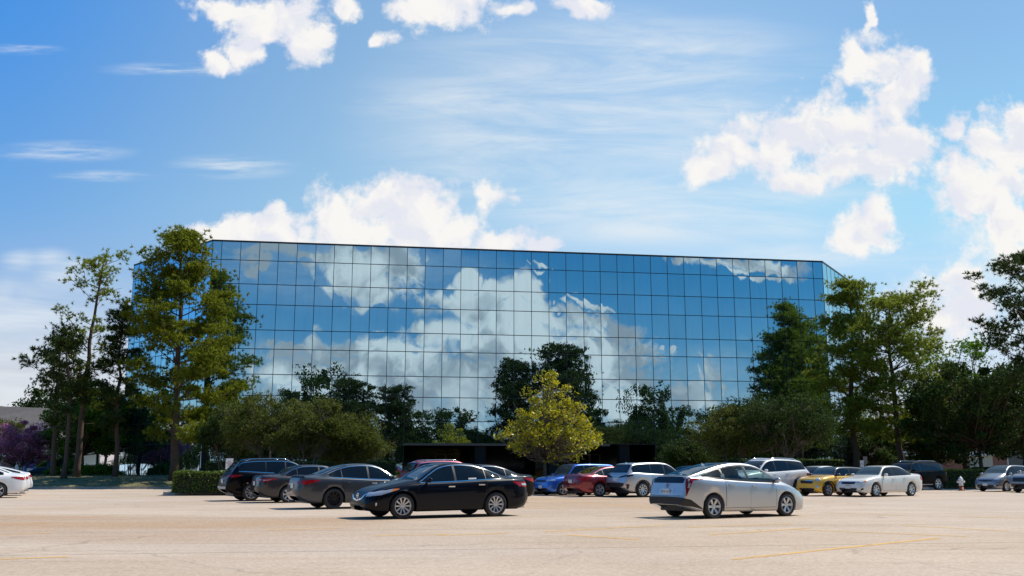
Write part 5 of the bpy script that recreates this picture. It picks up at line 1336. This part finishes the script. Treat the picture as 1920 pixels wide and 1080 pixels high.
# ------------------------------------------------------------------ hedges, signs, hydrant, houses
hedge('clipped bright-topped hedge block left of the parked cars', rowp(3.4, 28.4), rowp(9.4, 28.4), 1.3, .98, 201, 14000)
hedge('low dark hedge behind the parked cars, around the yellow tree', rowp(9.6, 28.4), rowp(24.2, 28.4), 1.2, .72, 202, 16000)
hedge('clipped hedge block beside the fire hydrant', rowp(50.5, 19.6), rowp(54.2, 19.6), 1.2, 1.05, 203, 7000)
hedge('low yellow-green hedge beyond the fire hydrant', rowp(55.5, 16.5), rowp(60, 16.5), 1.2, .8, 204, 5000)
hedge('added hedge darkening the foot of the glass left of the entrance', rowp(1.0, 2.2), rowp(15.2, 2.2), 1.3, 1.7, 205, 11000)  # this hedge and the next are added to darken the bright ground-floor panes
hedge('added hedge darkening the foot of the glass right of the entrance', rowp(38.2, 2.2), rowp(52.5, 2.2), 1.3, 1.9, 206, 11000)
def bush(px, Y, w, h, seed, label, mat='leaf_green', z=0.0):
    return plant('bush', label, 'bush', ploc(px, Y, z), broad_parts(h, 4, [(0, 0, h*.52, w*.5, w*.42, h*.46)], seed, 34, 120, .075, .32, .03, .2, .3), mat, 'bark_grey', group='bushes along the side street')
bush(106, 84, 2.2, 1.5, 211, 'rounded bush with pale blossom beside the dark blue sedan', 'leaf_green')
bush(138, 83, 2.4, 1.9, 212, 'bush standing between the two nearest bare trunks')
bush(157, 84, 1.8, 1.5, 213, 'small bush right of the thickest bare trunk')
bush(184, 83, 2.2, 1.7, 214, 'larger bush in front of the board fence')
bush(203, 83, 2.0, 1.5, 215, 'last bush of the row, before the glass building')
bush(66, 112, 2.0, 2.4, 216, 'pointed shrub before the white house wall', 'leaf_olive')

def lettering(parent, body, size, loc, rot, mat, name='lettering'):
    fc = bpy.data.curves.new(name, 'FONT'); fc.body = body; fc.size = size; fc.align_x = 'CENTER'; fc.align_y = 'CENTER'; fc.extrude = .002; fc.space_line = .85
    o = link(name, text_mesh(name, fc), mat, parent, loc); o.rotation_euler = rot
    return o
def sign(label, loc, w, h, top, mat, text, ink, rz=0.0, size=.08):
    root = tag(empty('parking_sign', loc, rz), label, 'sign')
    MB().box((-.025, -.02, -.1), (.025, .02, top-.02)).build('post', M['galv'], root)
    p = MB().box((-w/2, -.032, top-h), (w/2, -.023, top)).build('sign_panel', mat, root)
    if text: lettering(p, text, size, (0, -.034, top-h/2), (R(90), 0, 0), ink)
    return root
sign('small white notice with red lettering on a post behind the hedge', ploc(428, 47.6, .14), .36, .52, 1.66, M['white_enamel'], 'NO\nPARKING\nFIRE\nLANE', M['red_ink'], size=.078)
sign('white notice with red lettering on a post behind the cream white sedan', ploc(1619, 66, .14), .26, .46, 1.72, M['white_enamel'], 'NO\nPARKING', M['red_ink'], size=.06)
M['sign_grey'] = simple('sign_grey', (.30, .22, .20), .5)
sign('dim brownish notice on a taller post beside the white notice', ploc(1625.5, 67.5, .14), .28, .5, 2.0, M['sign_grey'], None, None)
M['sign_blue'] = simple('sign_blue', (.015, .10, .38), .4)
sign('plain blue panel on a post between the dark sedan and the bare trunks', ploc(89.5, 90, 0), .50, .68, 1.95, M['sign_blue'], None, None)
# blue and white board by the house
r_ = tag(empty('notice_board', ploc(52, 108, 0)), 'tall blue board with a white panel, before the grey-roofed house', 'sign')
MB().box((-.62, -.06, .0), (.62, .06, 2.2)).build('board', M['sign_blue'], r_); MB().box((-.40, -.085, .25), (.40, -.063, 1.35)).build('white_panel', M['plate_white'], r_)

# fire hydrant
hy = tag(empty('fire_hydrant', place(1803, 920)), 'white fire hydrant on a rust orange foot, standing at the kerb', 'fire hydrant')
M['rust_orange'] = simple('rust_orange', (.42, .13, .05), .6, noise=.2, nscale=12)
b = MB(); b.lathe([(.0001,.0),(.17,.0),(.17,.04),(.135,.06),(.12,.30),(.0001,.30)], 18); b.build('foot', M['rust_orange'], hy, True)
b = MB(); b.lathe([(.0001,.30),(.14,.30),(.14,.34),(.115,.36),(.115,.62),(.15,.63),(.15,.67),(.12,.70),(.09,.77),(.05,.81),(.03,.81),(.03,.86),(.0001,.86)], 18); b.build('barrel', M['white_enamel'], hy, True)
for rz, rr, ln in ((0, .062, .23), (math.pi, .062, .23), (-math.pi/2, .085, .24)):
    b = MB(); b.lathe([(.0001, 0), (rr*.8, 0), (rr*.8, ln*.72), (rr, ln*.74), (rr, ln), (.0001, ln)], 14, Matrix.Translation((0, 0, .52)) @ Matrix.Rotation(rz, 4, 'Z') @ Matrix.Rotation(R(90), 4, 'Y')); b.build('outlet_cap', M['white_enamel'], hy, True)

# the grey-roofed apartment house on the left
def shingle():
    m = simple('shingle', (.15, .13, .118), .9, noise=.25, nscale=1.5); return m
M['shingle'] = shingle(); M['stucco'] = simple('stucco', (.72, .71, .69), .85); M['beige'] = simple('beige', (.50, .45, .39), .85)
M['fence_wood'] = simple('fence_wood', (.16, .13, .115), .9, noise=.3, nscale=1)
ah = tag(empty('apartment_house', (-66, 122, 0)), 'white apartment house under a big grey shingle roof, at the left picture edge', 'house')
MB().box((-24, 0, 0), (9.4, 12, 4.2)).build('wall', M['stucco'], ah)
V = [(-26,-1.6,3.9),(10.8,-1.6,3.9),(10.8,13.6,3.9),(-26,13.6,3.9),(-22,6,10.2),(4.6,6,9.2)]
link('roof', mesh('roof', V, [(0,1,5,4),(1,2,5),(2,3,4,5),(3,0,4),(3,2,1,0)]), M['shingle'], ah)
MB().box((-14, -2.2, 2.75), (5.2, -.02, 3.05)).build('porch_beam', M['stucco'], ah)
MB().box((-14, -.22, .2), (3.4, -.012, 2.7)).build('porch_wall', M['beige'], ah)
for x in (-9.6, -2.4):
    f = MB().box((x, -.29, .75), (x+2.2, -.225, 2.45)).build('window', M['stucco'], ah)
    MB().box((x+.12, -.315, .87), (x+1.04, -.292, 2.33)).build('window_pane', M['glass_dark'], f); MB().box((x+1.16, -.315, .87), (x+2.08, -.292, 2.33)).build('window_pane', M['glass_dark'], f)
MB().box((4.9, -2.1, 0), (5.3, -1.7, 2.74)).build('porch_post', M['stucco'], ah)
h2 = tag(empty('small_house', (-57.5, 140, 0)), 'low house with a brown shingle roof behind the board fence', 'house')
MB().box((0, 0, 0), (15, 8, 2.3)).build('wall', M['stucco'], h2)
link('roof', mesh('roof', [(-.6,-.6,2.25),(15.6,-.6,2.25),(15.6,8.6,2.25),(-.6,8.6,2.25),(2.5,4,3.9),(12.5,4,3.9)], [(0,1,5,4),(1,2,5),(2,3,4,5),(3,0,4),(3,2,1,0)]), M['shingle'], h2)
h3 = tag(empty('gabled_house', (-58.6, 152, 0)), 'pale gable end showing between the bare pine trunks', 'house')
MB().box((-2, 0, 0), (2.6, 8, 3.0)).build('wall', M['stucco'], h3)
link('roof', mesh('roof', [(-2.4,-.3,2.95),(3.0,-.3,2.95),(.3,-.3,4.6),(-2.4,8,2.95),(3.0,8,2.95),(.3,8,4.6)], [(0,2,5,3),(2,1,4,5),(0,3,4,1),(3,5,4)]), M['shingle'], h3)
link('gable', mesh('gable', [(-2.2,-.28,2.96),(2.8,-.28,2.96),(.3,-.28,4.45)], [(0,1,2)]), M['stucco'], h3)
fn = tag(empty('board_fence', (-58, 128, 0)), 'weathered brown board fence behind the row of bushes', 'fence')
m = MB(); rsx = np.random.RandomState(4)
for i in range(180): m.box((i*.15, 0, .05), (i*.15+.138, .025, 1.75+.05*rsx.rand()))
m.box((0, .027, .4), (27, .07, .5)); m.box((0, .027, 1.35), (27, .07, 1.45)); m.build('boards', M['fence_wood'], fn)

# brick building far right
M['brick'] = simple('brick', (.30, .13, .09), .9, noise=.3, nscale=2)
bk = tag(empty('brick_building', (50, 132, 0)), 'low red brick building with pale windows, glimpsed behind the trees at the right', 'building')
MB().box((0, 0, 0), (38, 14, 4.6)).build('wall', M['brick'], bk); MB().box((-.3, -.3, 4.6), (38.3, 14.3, 5.0)).build('roof_edge', M['beige'], bk)
for i in range(7):
    f = MB().box((2+i*5, -.08, 1.2), (4.6+i*5, -.005, 3.6)).build('window', M['stucco'], bk); MB().box((2.15+i*5, -.10, 1.35), (4.45+i*5, -.083, 3.45)).build('window_pane', M['glass_teal'], f)
MB().box((7.4, -.5, 0), (8.4, -.004, 4.598)).build('pilaster', M['beige'], bk)
kb = tag(empty('tan_building', (58.6, 125, 0)), 'tan building corner with a pale roof edge, right of the black off-roader', 'building')
MB().box((0, 0, 0), (3.0, 5, 2.9)).build('wall', M['beige'], kb); MB().box((-6, -.4, 2.95), (3.2, 5.2, 3.3)).build('roof_edge', M['stucco'], kb); MB().box((-5.5, 0, 0), (-.02, 5, 2.93)).build('brick_wing', M['brick'], kb)
